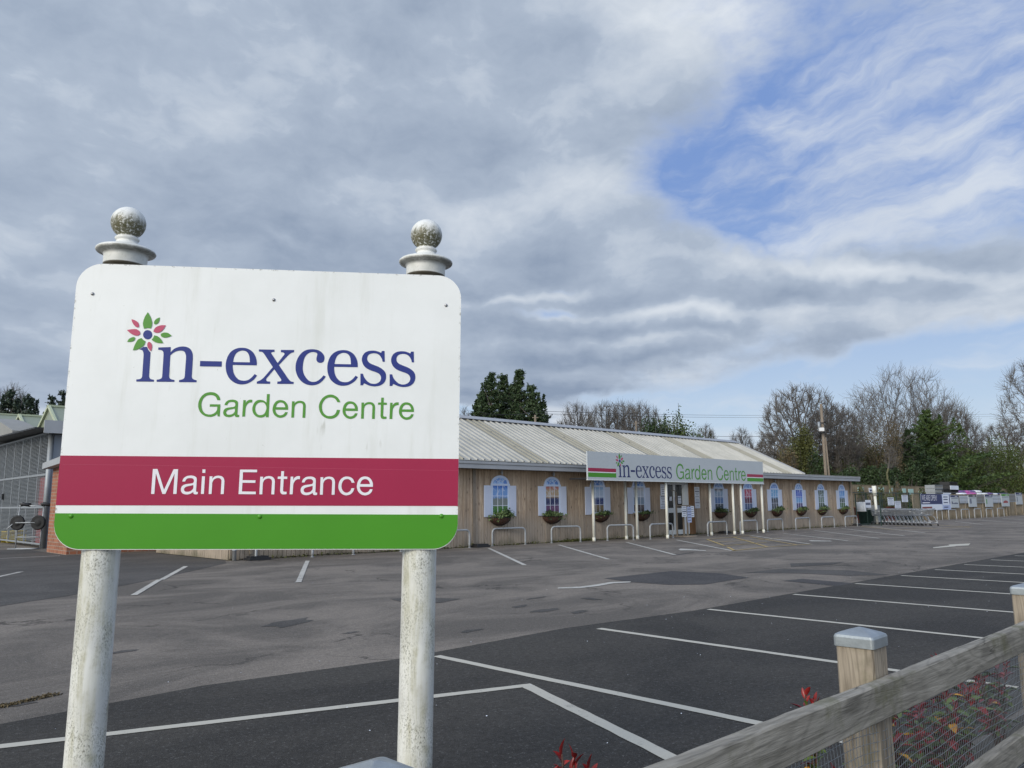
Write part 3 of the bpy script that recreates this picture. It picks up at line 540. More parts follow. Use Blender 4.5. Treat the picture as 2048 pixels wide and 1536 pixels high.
sheet('arrow_marking', px((1357, 1099.5), (1361, 1097.6), (1381, 1098.6), (1412, 1101), (1411, 1102.2), (1378, 1101), (1361, 1101.2)), .008, 'white_line2')
sheet('arrow_marking', px((1617, 1081), (1660, 1082), (1665, 1083.2), (1622, 1083)), .010, 'white_line2')
sheet('planting_bed', [(-12, -3), (60, -3), (60, 1.72), (2.6, 1.72), (2.4, 2.9), (1.3, 4.0), (-12, 4.0)], .03, 'soil')
# fallen petals and grit on the tarmac
mb = MB()
for i in range(190):
    x = rng.uniform(.5, 24) if i % 3 else rng.uniform(1, 9); y = rng.uniform(1.9, 7.5) if i % 4 else rng.uniform(7, 20); s = rng.uniform(.003, .008); a = rng.uniform(0, 6.3)
    c, q = math.cos(a) * s, math.sin(a) * s
    mb.add([(x - c, y - q, .012), (x + q, y - c, .014), (x + c, y + q, .016), (x - q, y + c, .013)], [(0, 1, 2, 3)])
tag(mb.build('fallen_petals', M['paper']), 'scattered pale petals and grit specks on the car park tarmac', 'litter', kind='stuff')

# ------------------------------------------------------------------ lettering
def text_obj(name, txt, mat, x0, x1, z0, z1, y, parent=None, track=1.0):
    cu = bpy.data.curves.new('lettering', 'FONT'); cu.body = txt; cu.space_character = track; cu.resolution_u = 6
    t = bpy.data.objects.new('lettering', cu); COL.objects.link(t)
    bpy.context.view_layer.update()
    me = bpy.data.meshes.new_from_object(t.evaluated_get(bpy.context.evaluated_depsgraph_get()))
    bpy.data.objects.remove(t)
    xs = [v.co.x for v in me.vertices]; ys = [v.co.y for v in me.vertices]; ax, bx, ay, by = min(xs), max(xs), min(ys), max(ys)
    for v in me.vertices: v.co = (x0 + (v.co.x - ax) / (bx - ax) * (x1 - x0), y, z0 + (v.co.y - ay) / (by - ay) * (z1 - z0))
    me.materials.clear(); me.materials.append(M[mat]); me.name = name
    o = bpy.data.objects.new(name, me); COL.objects.link(o)
    if parent is not None: o.parent = parent
    return o
def outline(s):
    pts = []
    for t in s.split():
        c = t.endswith('c'); a, b = t.rstrip('c').split(','); pts.append((float(a) / 1000, float(b) / 1000, c))
    n = len(pts); out = []
    for i in range(n):
        p0, p1, p2, p3 = pts[i-1], pts[i], pts[(i+1) % n], pts[(i+2) % n]
        out.append(p1[:2])
        if p1[2] and p2[2]: continue
        a = p1 if p1[2] else p0; d = p2 if p2[2] else p3
        if p1[2]: a = (2*p1[0]-p2[0], 2*p1[1]-p2[1]) if not p2[2] else p1
        if p2[2]: d = (2*p2[0]-p1[0], 2*p2[1]-p1[1])
        for k in (1, 2, 3):
            t = k / 4; q = []
            for j in (0, 1):
                q.append(.5 * (2*p1[j] + (p2[j]-a[j])*t + (2*a[j]-5*p1[j]+4*p2[j]-d[j])*t*t + (3*p1[j]-a[j]-3*p2[j]+d[j])*t**3))
            out.append(tuple(q))
    return out
def logo_part(name, key, mat, fn, parent, off=0.0, pick=None):
    cu = bpy.data.curves.new('lettering', 'CURVE'); cu.dimensions = '2D'; cu.fill_mode = 'BOTH'
    for glyph in ([LOGO[key][pick]] if pick is not None else LOGO[key]):
        for s in glyph:
            pts = outline(s); sp = cu.splines.new('POLY'); sp.points.add(len(pts) - 1); sp.use_cyclic_u = True
            for i, p in enumerate(pts): sp.points[i].co = (p[0], p[1], 0, 1)
    if off: cu.offset = off
    t = bpy.data.objects.new('lettering', cu); COL.objects.link(t); bpy.context.view_layer.update()
    me = bpy.data.meshes.new_from_object(t.evaluated_get(bpy.context.evaluated_depsgraph_get())); bpy.data.objects.remove(t)
    for v in me.vertices: v.co = fn(v.co.x, v.co.y)
    me.materials.clear(); me.materials.append(M[mat]); me.name = name
    o = bpy.data.objects.new(name, me); COL.objects.link(o); o.parent = parent
    return o

def sans_text(name, items, mat, fn, parent, k=1.0):
    cu = bpy.data.curves.new('lettering', 'CURVE'); cu.dimensions = '2D'; cu.fill_mode = 'BOTH'
    for ch, u0 in items:
        for s in SANS[ch]:
            pts = outline(s); sp = cu.splines.new('POLY'); sp.points.add(len(pts) - 1); sp.use_cyclic_u = True
            for i, p in enumerate(pts): sp.points[i].co = (u0 + p[0] * k, p[1] * k, 0, 1)
    t = bpy.data.objects.new('lettering', cu); COL.objects.link(t); bpy.context.view_layer.update()
    me = bpy.data.meshes.new_from_object(t.evaluated_get(bpy.context.evaluated_depsgraph_get())); bpy.data.objects.remove(t)
    for v in me.vertices: v.co = fn(v.co.x, v.co.y)
    me.materials.clear(); me.materials.append(M[mat]); me.name = name
    o = bpy.data.objects.new(name, me); COL.objects.link(o); o.parent = parent
    return o

# ------------------------------------------------------------------ the big sign in front
sign = empty('entrance_sign', (1.360, 2.8136, 0), 'large white Main Entrance sign with crimson and green bands on two white posts', 'sign')
sign.rotation_euler = (0, R(.729), R(-37.602))
SZ = 1.88
def rrect(x0, x1, z0, z1, r, corners=(1, 1, 1, 1)):        # bl, br, tr, tl
    out = []
    for (cx, cz, a0, on, X, Z) in ((x0 + r, z0 + r, 180, corners[0], x0, z0), (x1 - r, z0 + r, 270, corners[1], x1, z0), (x1 - r, z1 - r, 0, corners[2], x1, z1), (x0 + r, z1 - r, 90, corners[3], x0, z1)):
        if on:
            for k in range(13):
                a = R(a0 + k * 7.5); out.append((cx + r * math.cos(a), cz + r * math.sin(a)))
        else: out.append((X, Z))
    return out
HW, HHt = .7325, .538
panel = MB().prism(rrect(-HW, HW, -HHt, HHt, .094), lambda u, v, d: (u, d - .003, v + SZ), .006).build('sign_panel', M['sign_white'], sign)
panel.location = (0, 0, 0)
# material of the panel works in local z around the centre
for v in panel.data.vertices: v.co.z -= SZ
panel.location.z = SZ
MB().prism([(-HW + .0005, -.3785), (HW - .0005, -.3745), (HW - .0005, -.1942), (-HW + .0005, -.1976)], lambda u, v, d: (u, d - .0042, v + SZ), .001).build('crimson_band', M['crimson'], sign)
MB().prism(rrect(-HW + .0005, HW - .0005, -HHt + .0025, -.4075, .094, (1, 1, 0, 0)), lambda u, v, d: (u, d - .0042, v + SZ), .001).build('green_band', M['green'], sign)
# vinyl join across the crimson band
MB().prism([(-.72, -.2292), (-.4, -.2302), (.2, -.2355), (.733, -.2390), (.733, -.2397), (.2, -.2363), (-.4, -.2309), (-.72, -.2299)], lambda u, v, d: (u, d - .0046, v + SZ), .0003).build('vinyl_seam', M['pink'], sign)
F1 = lambda u, v: (u, -.0042, v + SZ)
logo_part('blue_lettering', 'letters', 'navy', F1, sign)
for q in range(6): logo_part('green_petal', 'green', 'leafgreen', lambda u, v: (u, -.0052, v + SZ), sign, 0, q)
for q in range(4): logo_part('pink_petal', 'pink', 'pink', lambda u, v: (u, -.0052, v + SZ), sign, 0, q)
logo_part('flower_centre', 'dot', 'navy', F1, sign)
for wd in (GARDEN_CENTRE[:6], GARDEN_CENTRE[6:]): sans_text('green_lettering', wd, 'leafgreen', lambda u, v: (u, -.0042, v + SZ - .0436), sign, .958)
for wd in (MAIN_ENTRANCE[:4], MAIN_ENTRANCE[4:]): sans_text('white_lettering', wd, 'letter_white', lambda u, v: (u, -.0056, v + SZ - .3347), sign)
for i, (u, v) in enumerate(((-.67, .418), (.0035, .4164), (.6728, .4156), (-.676, -.4174), (-.006, -.417), (.6702, -.4129))):
    mb = MB(); prof = [(.0001, -.0085), (.0042, -.0080), (.0062, -.0055), (.0066, -.003)] if i < 3 else [(.0001, -.0088), (.006, -.0082), (.0085, -.0055), (.009, -.003)]
    vs = []; n = 12
    for r, y in prof:
        for k in range(n): a = 2 * math.pi * k / n; vs.append((u + r * math.cos(a), y, v + SZ + r * math.sin(a)))
    mb.add(vs, [(j*n+k, j*n+(k+1) % n, (j+1)*n+(k+1) % n, (j+1)*n+k) for j in range(3) for k in range(n)], True)
    mb.build('screw', M['screw'] if i < 3 else M['green'], sign)
FIN = [(.0001, .222), (.012, .2207), (.024, .2167), (.036, .2096), (.046, .1997), (.054, .187), (.0585, .172), (.0593, .160), (.0575, .147), (.052, .133), (.044, .1215), (.034, .1135), (.0335, .110),
       (.0335, .107), (.0385, .105), (.0415, .100), (.0385, .095), (.0345, .0925), (.036, .087), (.042, .080), (.052, .0725), (.066, .067), (.084, .0625), (.095, .059), (.0995, .0545), (.1005, .050), (.098, .0455), (.090, .042), (.078, .039), (.0735, .034), (.0725, .027), (.0725, -.004), (.070, -.010), (.066, -.011), (.066, -.03)]
for u0 in (-.5885, .5885):
    p = MB(); zs = [-SZ + .0, -1.2, -.9, -.6, -.3, 0, .3, HHt + .012]
    p.lathe([(.0655, z) for z in zs], 40); p.lathe([(.0655, HHt + .012), (.001, HHt + .012)], 40)
    po = p.build('post', M['post_white'], sign, loc=(u0, .069, SZ))
    f = MB().lathe(FIN, 40).build('finial', M['finial_white'], po, loc=(0, 0, HHt + .018)); f.scale = (1.09, 1.09, 1.07)

# ------------------------------------------------------------------ near post-and-rail fence
FY, FZ = 1.085, 1.10
fence = empty('timber_fence', (2.5, FY, 0), 'near grey timber rail fence with wire netting and zinc capped posts', 'fence')
PX0 = [-2.75, -.97, .735, 2.52, 4.40, 6.1, 7.9, 9.7]
def fpost(x):
    w = .056; p = MB()
    prof = [(-w, -w + .006), (-w + .006, -w), (w - .006, -w), (w, -w + .006), (w, w - .006), (w - .006, w), (-w + .006, w), (-w, w - .006)]
    zs = [-.05, .3, .6, .8, .95, FZ - .028]
    for z in zs: p.v += [(a, b, z) for a, b in prof]
    for i in range(len(zs) - 1):
        for k in range(8): p.f.append((i*8+k, i*8+(k+1) % 8, (i+1)*8+(k+1) % 8, (i+1)*8+k)); p.sm.append(False)
    p.f.append(tuple((len(zs)-1)*8 + k for k in range(8))); p.sm.append(False)
    o = p.build('post', M['fence_post'], fence, loc=(x - 2.5, 0, -.006 if x < 1 else 0)); o.rotation_euler.z = R(rng.uniform(-1.5, 1.5))
    c = MB(); w2 = .0615; rings = [(w2, FZ - .038, 0), (w2, FZ - .011, 0), (w2 - .003, FZ - .004, 0), (w2 - .012, FZ + .001, 0), (.004, FZ + .016, 0)]
    vs = []
    for hw, z, _ in rings:
        r = min(.010, hw * .4); pr = []
        for sx_, sy_, a0 in ((1, 1, 0), (-1, 1, 90), (-1, -1, 180), (1, -1, 270)):
            for k in range(4):
                a = R(a0 + k * 30); pr.append((sx_ * (hw - r) + r * math.cos(a), sy_ * (hw - r) + r * math.sin(a), z))
        vs += pr
    c.add(vs, [(i*16+k, i*16+(k+1) % 16, (i+1)*16+(k+1) % 16, (i+1)*16+k) for i in range(4) for k in range(16)] + [tuple(64 + k for k in range(16))], False)
    c.build('post_cap', M['zinc_cap'], o)
for x in PX0: fpost(x)
def rail(x0, x1, ztop, h, y0, y1, seed):
    r_ = random.Random(seed); n = max(6, int((x1 - x0) / .03)); vs = []; ph = r_.uniform(0, 9)
    ns = lambda x, k: .0012 * math.sin(x * 5.3 + ph + k) + .0004 * math.sin(x * 31 + k * 2 + ph) + r_.uniform(-.0004, .0004)
    for i in range(n + 1):
        x = x0 + (x1 - x0) * i / n; sag = -.006 * math.sin(math.pi * i / n); a, b, c, d = (ns(x, k) for k in range(4)); z0 = ztop - h + sag; z1 = ztop + sag; e = .004
        vs += [(x, y0, z0 + e + a), (x, y0, z1 - e + b), (x, y0 + e, z1 + b), (x, y1 - e, z1 + c), (x, y1, z1 - e + c), (x, y1, z0 + e + d), (x, y1 - e, z0 + d), (x, y0 + e, z0 + a)]
    fs = [(i*8+k, (i+1)*8+k, (i+1)*8+(k+1) % 8, i*8+(k+1) % 8) for i in range(n) for k in range(8)] + [tuple(range(8)), tuple(n*8 + k for k in reversed(range(8)))]
    return MB().add(vs, fs)
yr1 = -.0585; yr0 = yr1 - .042
for (x0, x1, sd) in ((-2.75, .735, 3), (.738, 4.398, 7), (4.401, 7.898, 9), (7.901, 9.75, 11)):
    rail(x0 - 2.5, x1 - 2.5, RAILTOP, .102, yr0, yr1, sd).build('top_rail', M['fence_rail'], fence)
    rail(x0 - 2.5, x1 - 2.5, RAILTOP - .40, .10, yr0 + .003, yr1, sd + 1).build('lower_rail', M['fence_rail'], fence)
# galvanised netting sagging between rails, on the far side of the rails
wm = MB(); ytn = -.0575 + .002
def netp(x, z):
    k = min(range(len(PX0)), key=lambda i: abs(PX0[i] - x)); d = abs(PX0[k] - x)
    return (x - 2.5, -.0575 + .03 * math.sin(min(1, d / .5) * math.pi / 2) * (1 + .25 * math.sin(z * 9 + x * 2)) + .002 * math.sin(x * 20 + z * 30), z + .004 * math.sin(x * 7 + z * 4) - .010 * math.exp(-(d / .12) ** 2))
def strand(a, b, n, r):
    pts = [Vector(netp(a[0] + (b[0]-a[0]) * i / n, a[1] + (b[1]-a[1]) * i / n)) for i in range(n + 1)]
    d = (pts[-1] - pts[0]).normalized(); u = Vector((0, 1, 0)); w = d.cross(u).normalized(); vs = []
    for p in pts: vs += [p + u * r, p - u * r * .5 + w * r * .87, p - u * r * .5 - w * r * .87]
    wm.add(vs, [(i*3+k, i*3+(k+1) % 3, (i+1)*3+(k+1) % 3, (i+1)*3+k) for i in range(n) for k in range(3)])
x0n, x1n = .8, 7.0; zt, zb = RAILTOP - .05, .28; hstep, vstep = .026, .0127 * 1.5
z = zt
while z > zb: strand((x0n, z), (x1n, z), 160, .0011); z -= hstep
x = x0n
while x < x1n: strand((x, zt), (x, zb), 14, .0009); x += vstep
wm.build('wire_netting', M['galv_dull'], fence)

# ------------------------------------------------------------------ photinia shrubs behind the netting
def shrub(loc, h, w, seed, label, stems=5, red=.5):
    r_ = random.Random(seed); s = empty('photinia_shrub', loc, label, 'shrub', 'photinia shrubs along the timber fence')
    st = MB(); leaves = {'photinia_red': ([], []), 'photinia_green': ([], []), 'photinia_amber': ([], [])}
    def leaf(p, d, l, wd, key):
        V, F = leaves[key]; b = len(V); d = d.normalized(); side = d.cross(Vector((r_.uniform(-.3, .3), r_.uniform(-.3, .3), 1))).normalized(); nrm = side.cross(d)
        fold = nrm * wd * .35
        for t, ww in ((0, .05), (.25, .75), (.55, 1.0), (.82, .6), (1, .02)):
            c = p + d * l * t - nrm * l * .18 * t * t
            V += [tuple(c - side * wd * ww / 2 + fold * ww), tuple(c), tuple(c + side * wd * ww / 2 + fold * ww)]
        for i in range(4):
            for k in (0, 1): F.append((b+i*3+k, b+i*3+k+1, b+(i+1)*3+k+1, b+(i+1)*3+k))
    for i in range(stems):
        a = r_.uniform(0, 6.28); top = Vector((math.cos(a) * w * r_.uniform(.3, 1), math.sin(a) * w * .55 * r_.uniform(.3, 1), h * r_.uniform(.93 if h > .80 else .62, 1)))
        pts = [Vector((0, 0, -.02)), top * .35 + Vector((r_.uniform(-.03, .03), 0, .05)), top * .7 + Vector((0, r_.uniform(-.03, .03), .02)), top]
        st.tube(pts, [.006, .005, .004, .0025], 5)
        for k in range(int(24 * h / .8)):
            t = r_.uniform(.3, .93); q = pts[1].lerp(pts[2], (t - .35) / .35) if t < .7 else pts[2].lerp(pts[3], (t - .7) / .3)
            aa = r_.uniform(0, 6.28); leaf(q, Vector((math.cos(aa), math.sin(aa), r_.uniform(-.1, .7))), r_.uniform(.06, .095) * (.6 if h > .80 else 1), r_.uniform(.024, .038) * (.6 if h > .80 else 1), 'photinia_amber' if r_.random() < .06 else ('photinia_red' if r_.random() < red * .55 else 'photinia_green'))
        for k in range(8):                                  # upright tuft of red young leaves at the tip
            aa = k * 2.4 + r_.uniform(-.5, .5); el = .75 + .09 * k + r_.uniform(-.35, .2); leaf(top - Vector((0, 0, .010 * (8 - k))), Vector((math.cos(aa) * math.cos(el), math.sin(aa) * math.cos(el), math.sin(el))), r_.uniform(.03, .062) * (.75 if h > .80 else 1), r_.uniform(.012, .022) * (.8 if h > .80 else 1), 'photinia_red' if r_.random() < .35 + red else 'photinia_green')
    st.build('stems', M['stem'], s)
    for key, (V, F) in leaves.items():
        if V: npmesh({'photinia_red': 'red_leaves', 'photinia_green': 'green_leaves', 'photinia_amber': 'amber_leaves'}[key], V, F, M[key], s, True)
    return s
for sp in SHRUBS: shrub(*sp)

# ------------------------------------------------------------------ the timber clad garden centre
WY = 21.8
bld = empty('garden_centre_building', (30, WY, 0), 'long low garden centre clad in weathered vertical boards under a pale ribbed roof', 'building')
def bb(name, mb, m, parent=None, **k): return mb.build(name, M[m], parent if parent is not None else bld, loc=(-30, -WY, 0) if parent is None else None, **k)
XL, XR, XRoof = 9.8, 51.0, 43.6
DX0, DX1 = 30.78, 33.2                                     # the entrance recess
w = MB(); x = XL; rr = random.Random(2)
while x < XR - .01:
    x1 = min(x + .145, XR)
    if not (x1 > DX0 + .05 and x < 32.62): 
        o = rr.uniform(0, .012); w.box(x, x1 - .015, WY + o, WY + .06, rr.uniform(.01, .05), 2.80)
    x += .145
w.box(XL, DX0, WY + .061, WY + .2, 0, 2.8); w.box(32.64, XR, WY + .061, WY + .2, 0, 2.8)
bb('front_wall', w, 'clad')
for nm, xx, y1 in (('side_wall', XL, 27.3), ('side_wall', XR, 28.5)):
    w = MB(); y = WY + .065
    while y < y1:
        o = rr.uniform(0, .012)
        if xx == XL: w.box(xx - .03 - o, xx + .05, y, y + .139, .02, 2.8 if y < 27.4 else 2.8)
        else: w.box(xx - .05, xx + .03 + o, y, y + .139, .02, 2.8)
        y += .145
    bb(nm, w, 'clad')
bb('back_wall', MB().box(XL + .1, XR - .1, 29.6, 29.8, 0, 2.8), 'clad')
# gable triangles
for xx_, zz_ in ((XRoof - .15, 3.0), (XL + .05, 2.8)):
    bb('gable_wall', MB().prism([(21.6, zz_), (29.7, zz_), (25.7, zz_ + 2.1)], lambda u, v, d: (xx_ + d, u, v), .05), 'steel_clad')
# profiled sheet: trapezoid ribs running up the slope
E0, Z0, E1, Z1_ = 21.32, 3.075, 25.70, 5.185
strips = [wally(a, b, 25.7).x for a, b in ((917, 834), (1066, 848), (1199, 860), (1311, 870), (1425, 880))]
strips = [(s_ - .0, s_ + 1.0) for s_ in strips]
strips = [(strips[0][0] - 4.35 * k, strips[0][1] - 4.35 * k) for k in (2, 1)] + strips
def roofsheet(x0, x1, front=True):
    m_ = MB(); prof = []; x = x0
    while x < x1 - .01:
        for dx, dz in ((0, 0), (.24, 0), (.262, .06), (.305, .06), (.33, 0)): 
            if x + dx < x1: prof.append((x + dx, dz))
        x += .333
    prof.append((x1, 0))
    ya, za, yb, zb_ = (E0, Z0, E1, Z1_) if front else (2 * E1 - E0, Z0, E1, Z1_)
    n = len(prof); vs = [(a, ya, za + d) for a, d in prof] + [(a, yb, zb_ + d) for a, d in prof] + [(a, ya, za + d - .008) for a, d in prof]
    fs = [(i, i+1, n+i+1, n+i) for i in range(n-1)] + [(2*n+i, 2*n+i+1, i+1, i) for i in range(n-1)]
    return m_.add(vs, fs)
edges = [XL - .15]
for a, b in strips: edges += [a, b]
edges += [XRoof]
mm, ml = MB(), MB()
for i in range(len(edges) - 1):
    s_ = roofsheet(edges[i], edges[i+1]); (ml if i % 2 else mm).add(s_.v, s_.f)
ro = bb('roof', mm, 'roof')
for i, (a, b) in enumerate(strips):
    r_ = roofsheet(a + .002, b - .002)
    for v in range(len(r_.v)): r_.v[v] = (r_.v[v][0], r_.v[v][1], r_.v[v][2] + .003)
    # screw caps in rows
    for t in (.34, .67):
        yy, zz = E0 + (E1 - E0) * t, Z0 + (Z1_ - Z0) * t
        for k in (.3, .52): r_.lathe([(.03, 0), (.022, .022), (.0001, .028)], 8, (a + k + (.2 if t < .5 else 0), yy, zz + .045))
    r_.build('rooflight', M['rooflight'], ro)
bb('back_roof', roofsheet(XL - .15, XRoof, False), 'roof')
rc = MB(); prof = [(-.26, -.085), (-.26, -.105), (0, .04), (.26, -.105), (.26, -.085), (0, .06)]
rc.add([(XL - .2, E1 + y, Z1_ + .06 + z) for y, z in prof] + [(XRoof + .06, E1 + y, Z1_ + .06 + z) for y, z in prof], [(i, (i+1) % 6, 6+(i+1) % 6, 6+i) for i in range(6)] + [(0,1,2,5), (2,3,4,5), (11,8,7,6), (11,10,9,8)])
bb('ridge_cap', rc, 'fascia')
for xx, sgn in ((XRoof, 1), (XL - .15, -1)):                 # barge boards
    b_ = MB()
    for ya, yb in ((E0, E1), (2*E1-E0, E1)): b_.bar((xx + sgn * .03, ya, Z0 - .0), (xx + sgn * .03, yb, Z1_ + .005), .05, .16)
    bb('barge_board', b_, 'fascia')
# flat roof to the right of the gable, then the long eaves trim
bb('flat_roof', MB().box(XRoof + .08, XR + .1, 21.42, 29.6, 2.98, 3.045), 'fascia_pale')
ft = MB(); prof = [(21.30, 2.79), (21.30, 2.93), (21.27, 2.96), (21.27, 3.05), (21.33, 3.068), (21.46, 3.068), (21.46, 2.79)]
n = len(prof)
ft.add([(XL - .2, y, z) for y, z in prof] + [(XR + .12, y, z) for y, z in prof], [(i, n+i, n+(i+1) % n, (i+1) % n) for i in range(n)] + [tuple(range(n)), tuple(n+i for i in reversed(range(n)))])
bb('eaves_gutter', ft, 'fascia')
bb('eaves_edge', MB().box(XL - .2, XR + .12, 21.262, 21.40, 3.0705, 3.085), 'fascia_pale')
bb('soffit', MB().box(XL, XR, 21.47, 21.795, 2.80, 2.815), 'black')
bb('joint_cover', MB().box(31.0, 31.14, 21.255, 21.262, 2.8, 3.05), 'fascia')
# door
Dx = lambda p: wally(p, 1009, WY).x
d_ = MB(); yf = WY + .06
d_.box(30.80, 30.90, yf, yf + .07, 0.03, 2.45); d_.box(32.16, 32.56, yf - .02, yf + .08, 0.03, 2.45); d_.box(30.90, 32.16, yf, yf + .07, 2.37, 2.45)
fr = bb('door_frame', d_, 'pvc')
bb('door_glass', MB().box(30.90, 32.16, yf + .03, yf + .05, .03, 2.37), 'glass_dark')
leaf = MB()
for a, b in ((30.902, 30.99), (31.34, 31.52), (31.98, 32.158)):
    if b - a > .1 and a < 31.5: leaf.box(a, b, yf + .006, yf + .028, .05, 2.368)
for z0, z1 in ((.05, .26), (1.06, 1.28)): leaf.box(30.902, 31.34, yf + .008, yf + .028, z0, z1); leaf.box(31.52, 32.158, yf + .008, yf + .028, z0, z1)
leaf.box(32.08, 32.158, yf + .005, yf + .028, .26, 1.06); leaf.box(32.08, 32.158, yf + .005, yf + .028, 1.28, 2.368)
dl = bb('door', leaf, 'pvc')
MB().tube([(31.44, yf - .03, 1.45), (31.44, yf - .03, 1.75)], .012, 6).build('handle', M['black'], dl)
bb('door_surround', MB().box(32.565, 32.71, WY - .01, WY + .05, .03, 2.8).box(32.712, 32.855, WY - .012, WY + .05, .03, 2.8).box(32.857, 33.0, WY - .008, WY + .05, .03, 2.8), 'door_timber')
bb('downpipe', MB().tube([(9.86, 21.66, .01), (9.86, 21.66, 2.86)], .055, 12).tube([(9.86, 21.66, .28), (9.86, 21.66, .31)], .066, 12), 'galv')
for xx in (10.38, 50.55):
    bb('downpipe', MB().box(xx - .035, xx + .035, WY - .085, WY - .015, .16, 2.80), 'fence_post')
bb('downpipe', MB().box(18.78, 18.92, WY - .03, WY - .005, .03, 2.80), 'pole_wood')
for xx, yy in ((10.45, 21.45), (18.9, 21.5), (34.9, 21.4), (50.5, 21.45)):
    g = MB().box(-.32, .32, -.18, .18, .0, .075); g.box(-.27, .27, -.14, .14, .076, .12)
    o = g.build('drain_gully', M['black'], loc=(xx, yy, 0), bevel=.008); tag(o, {10.45: 'black drain gully tray at the left corner of the clad wall', 18.9: 'black drain gully tray on the tarmac left of the first shuttered window', 34.9: 'black drain gully behind the hoop barrier right of the door', 50.5: 'black drain gully at the far right corner of the building'}[xx], 'drain gully', 'drain gullies at the foot of the wall')

# arched windows printed on boards, each its own picture
def picture(name, cols, seed, horizon=.45, patch=None):
    def f(N, co, b):
        s = N.sep(co); n = N.noise(N.v('ADD', co, (seed, seed, 0)), 5, 6, .65, .8); nn = N.noise(N.v('ADD', co, (seed * 2, 1, 0)), 16, 4, .7)
        t = N.m('ADD', N.m('DIVIDE', N.m('SUBTRACT', s[2], 1.08), 1.1), N.m('MULTIPLY', N.m('SUBTRACT', n, .5), .22))
        c = N.mix(N.mr(t, .0, .25), cols[0], cols[1]); c = N.mix(N.mr(t, .30, .38), c, cols[2]); c = N.mix(N.mr(t, .55, .66), c, cols[3]); c = N.mix(N.mr(t, .85, 1.0), c, cols[4])
        c = N.mix(N.m('MULTIPLY', N.mr(nn, .54, .66), N.mr(t, .75, .35, 0, .55)), c, lerp3(cols[1], (.7, .7, .7), .3))
        c = N.mix(N.m('MULTIPLY', N.mr(n, .52, .64), N.mr(t, .5, .75, 0, .5)), c, (.62, .70, .84))
        return c
    return material(name, f, .4)
PICS = [('meadow under a blue sky', [(.04, .13, .02), (.06, .2, .03), (.22, .25, .24), (.2, .38, .75), (.05, .18, .62)]),
        ('orange sunset over lavender', [(.08, .02, .07), (.14, .05, .15), (.02, .03, .12), (.5, .36, .22), (.5, .16, .12)]),
        ('snowy mountain', [(.02, .06, .03), (.2, .13, .05), (.02, .05, .22), (.5, .62, .82), (.3, .5, .8)]),
        ('pale winter garden', [(.04, .02, .03), (.1, .06, .06), (.25, .33, .45), (.5, .55, .65), (.55, .5, .5)]),
        ('blue river between dark trees', [(.03, .06, .18), (.04, .06, .08), (.10, .22, .5), (.3, .42, .6), (.12, .1, .09)]),
        ('crimson evening behind a white shape', [(.04, .08, .22), (.08, .12, .25), (.12, .01, .04), (.5, .03, .08), (.6, .12, .16)]),
        ('town skyline under a light blue sky', [(.1, .12, .12), (.06, .06, .09), (.04, .05, .08), (.18, .42, .72), (.2, .48, .8)]),
        ('deep blue sea at dusk', [(.03, .02, .12), (.08, .05, .2), (.15, .4, .75), (.05, .12, .6), (.03, .08, .5)]),
        ('green woodland glade', [(.02, .05, .03), (.05, .09, .06), (.15, .22, .18), (.05, .1, .07), (.06, .1, .09)]),
        ('green field and blue sky', [(.05, .15, .02), (.04, .12, .03), (.03, .07, .06), (.12, .35, .75), (.12, .3, .75)])]
WX = [20.14, 22.97, 25.75, 28.58, 35.17, 38.02, 40.84, 43.70, 46.50, 49.38]
fanblue = material('fanlight print', lambda N, co, b: N.mix(N.mr(N.noise(co, 6, 4), .4, .65), (.12, .25, .6), (.4, .58, .85)), .4)
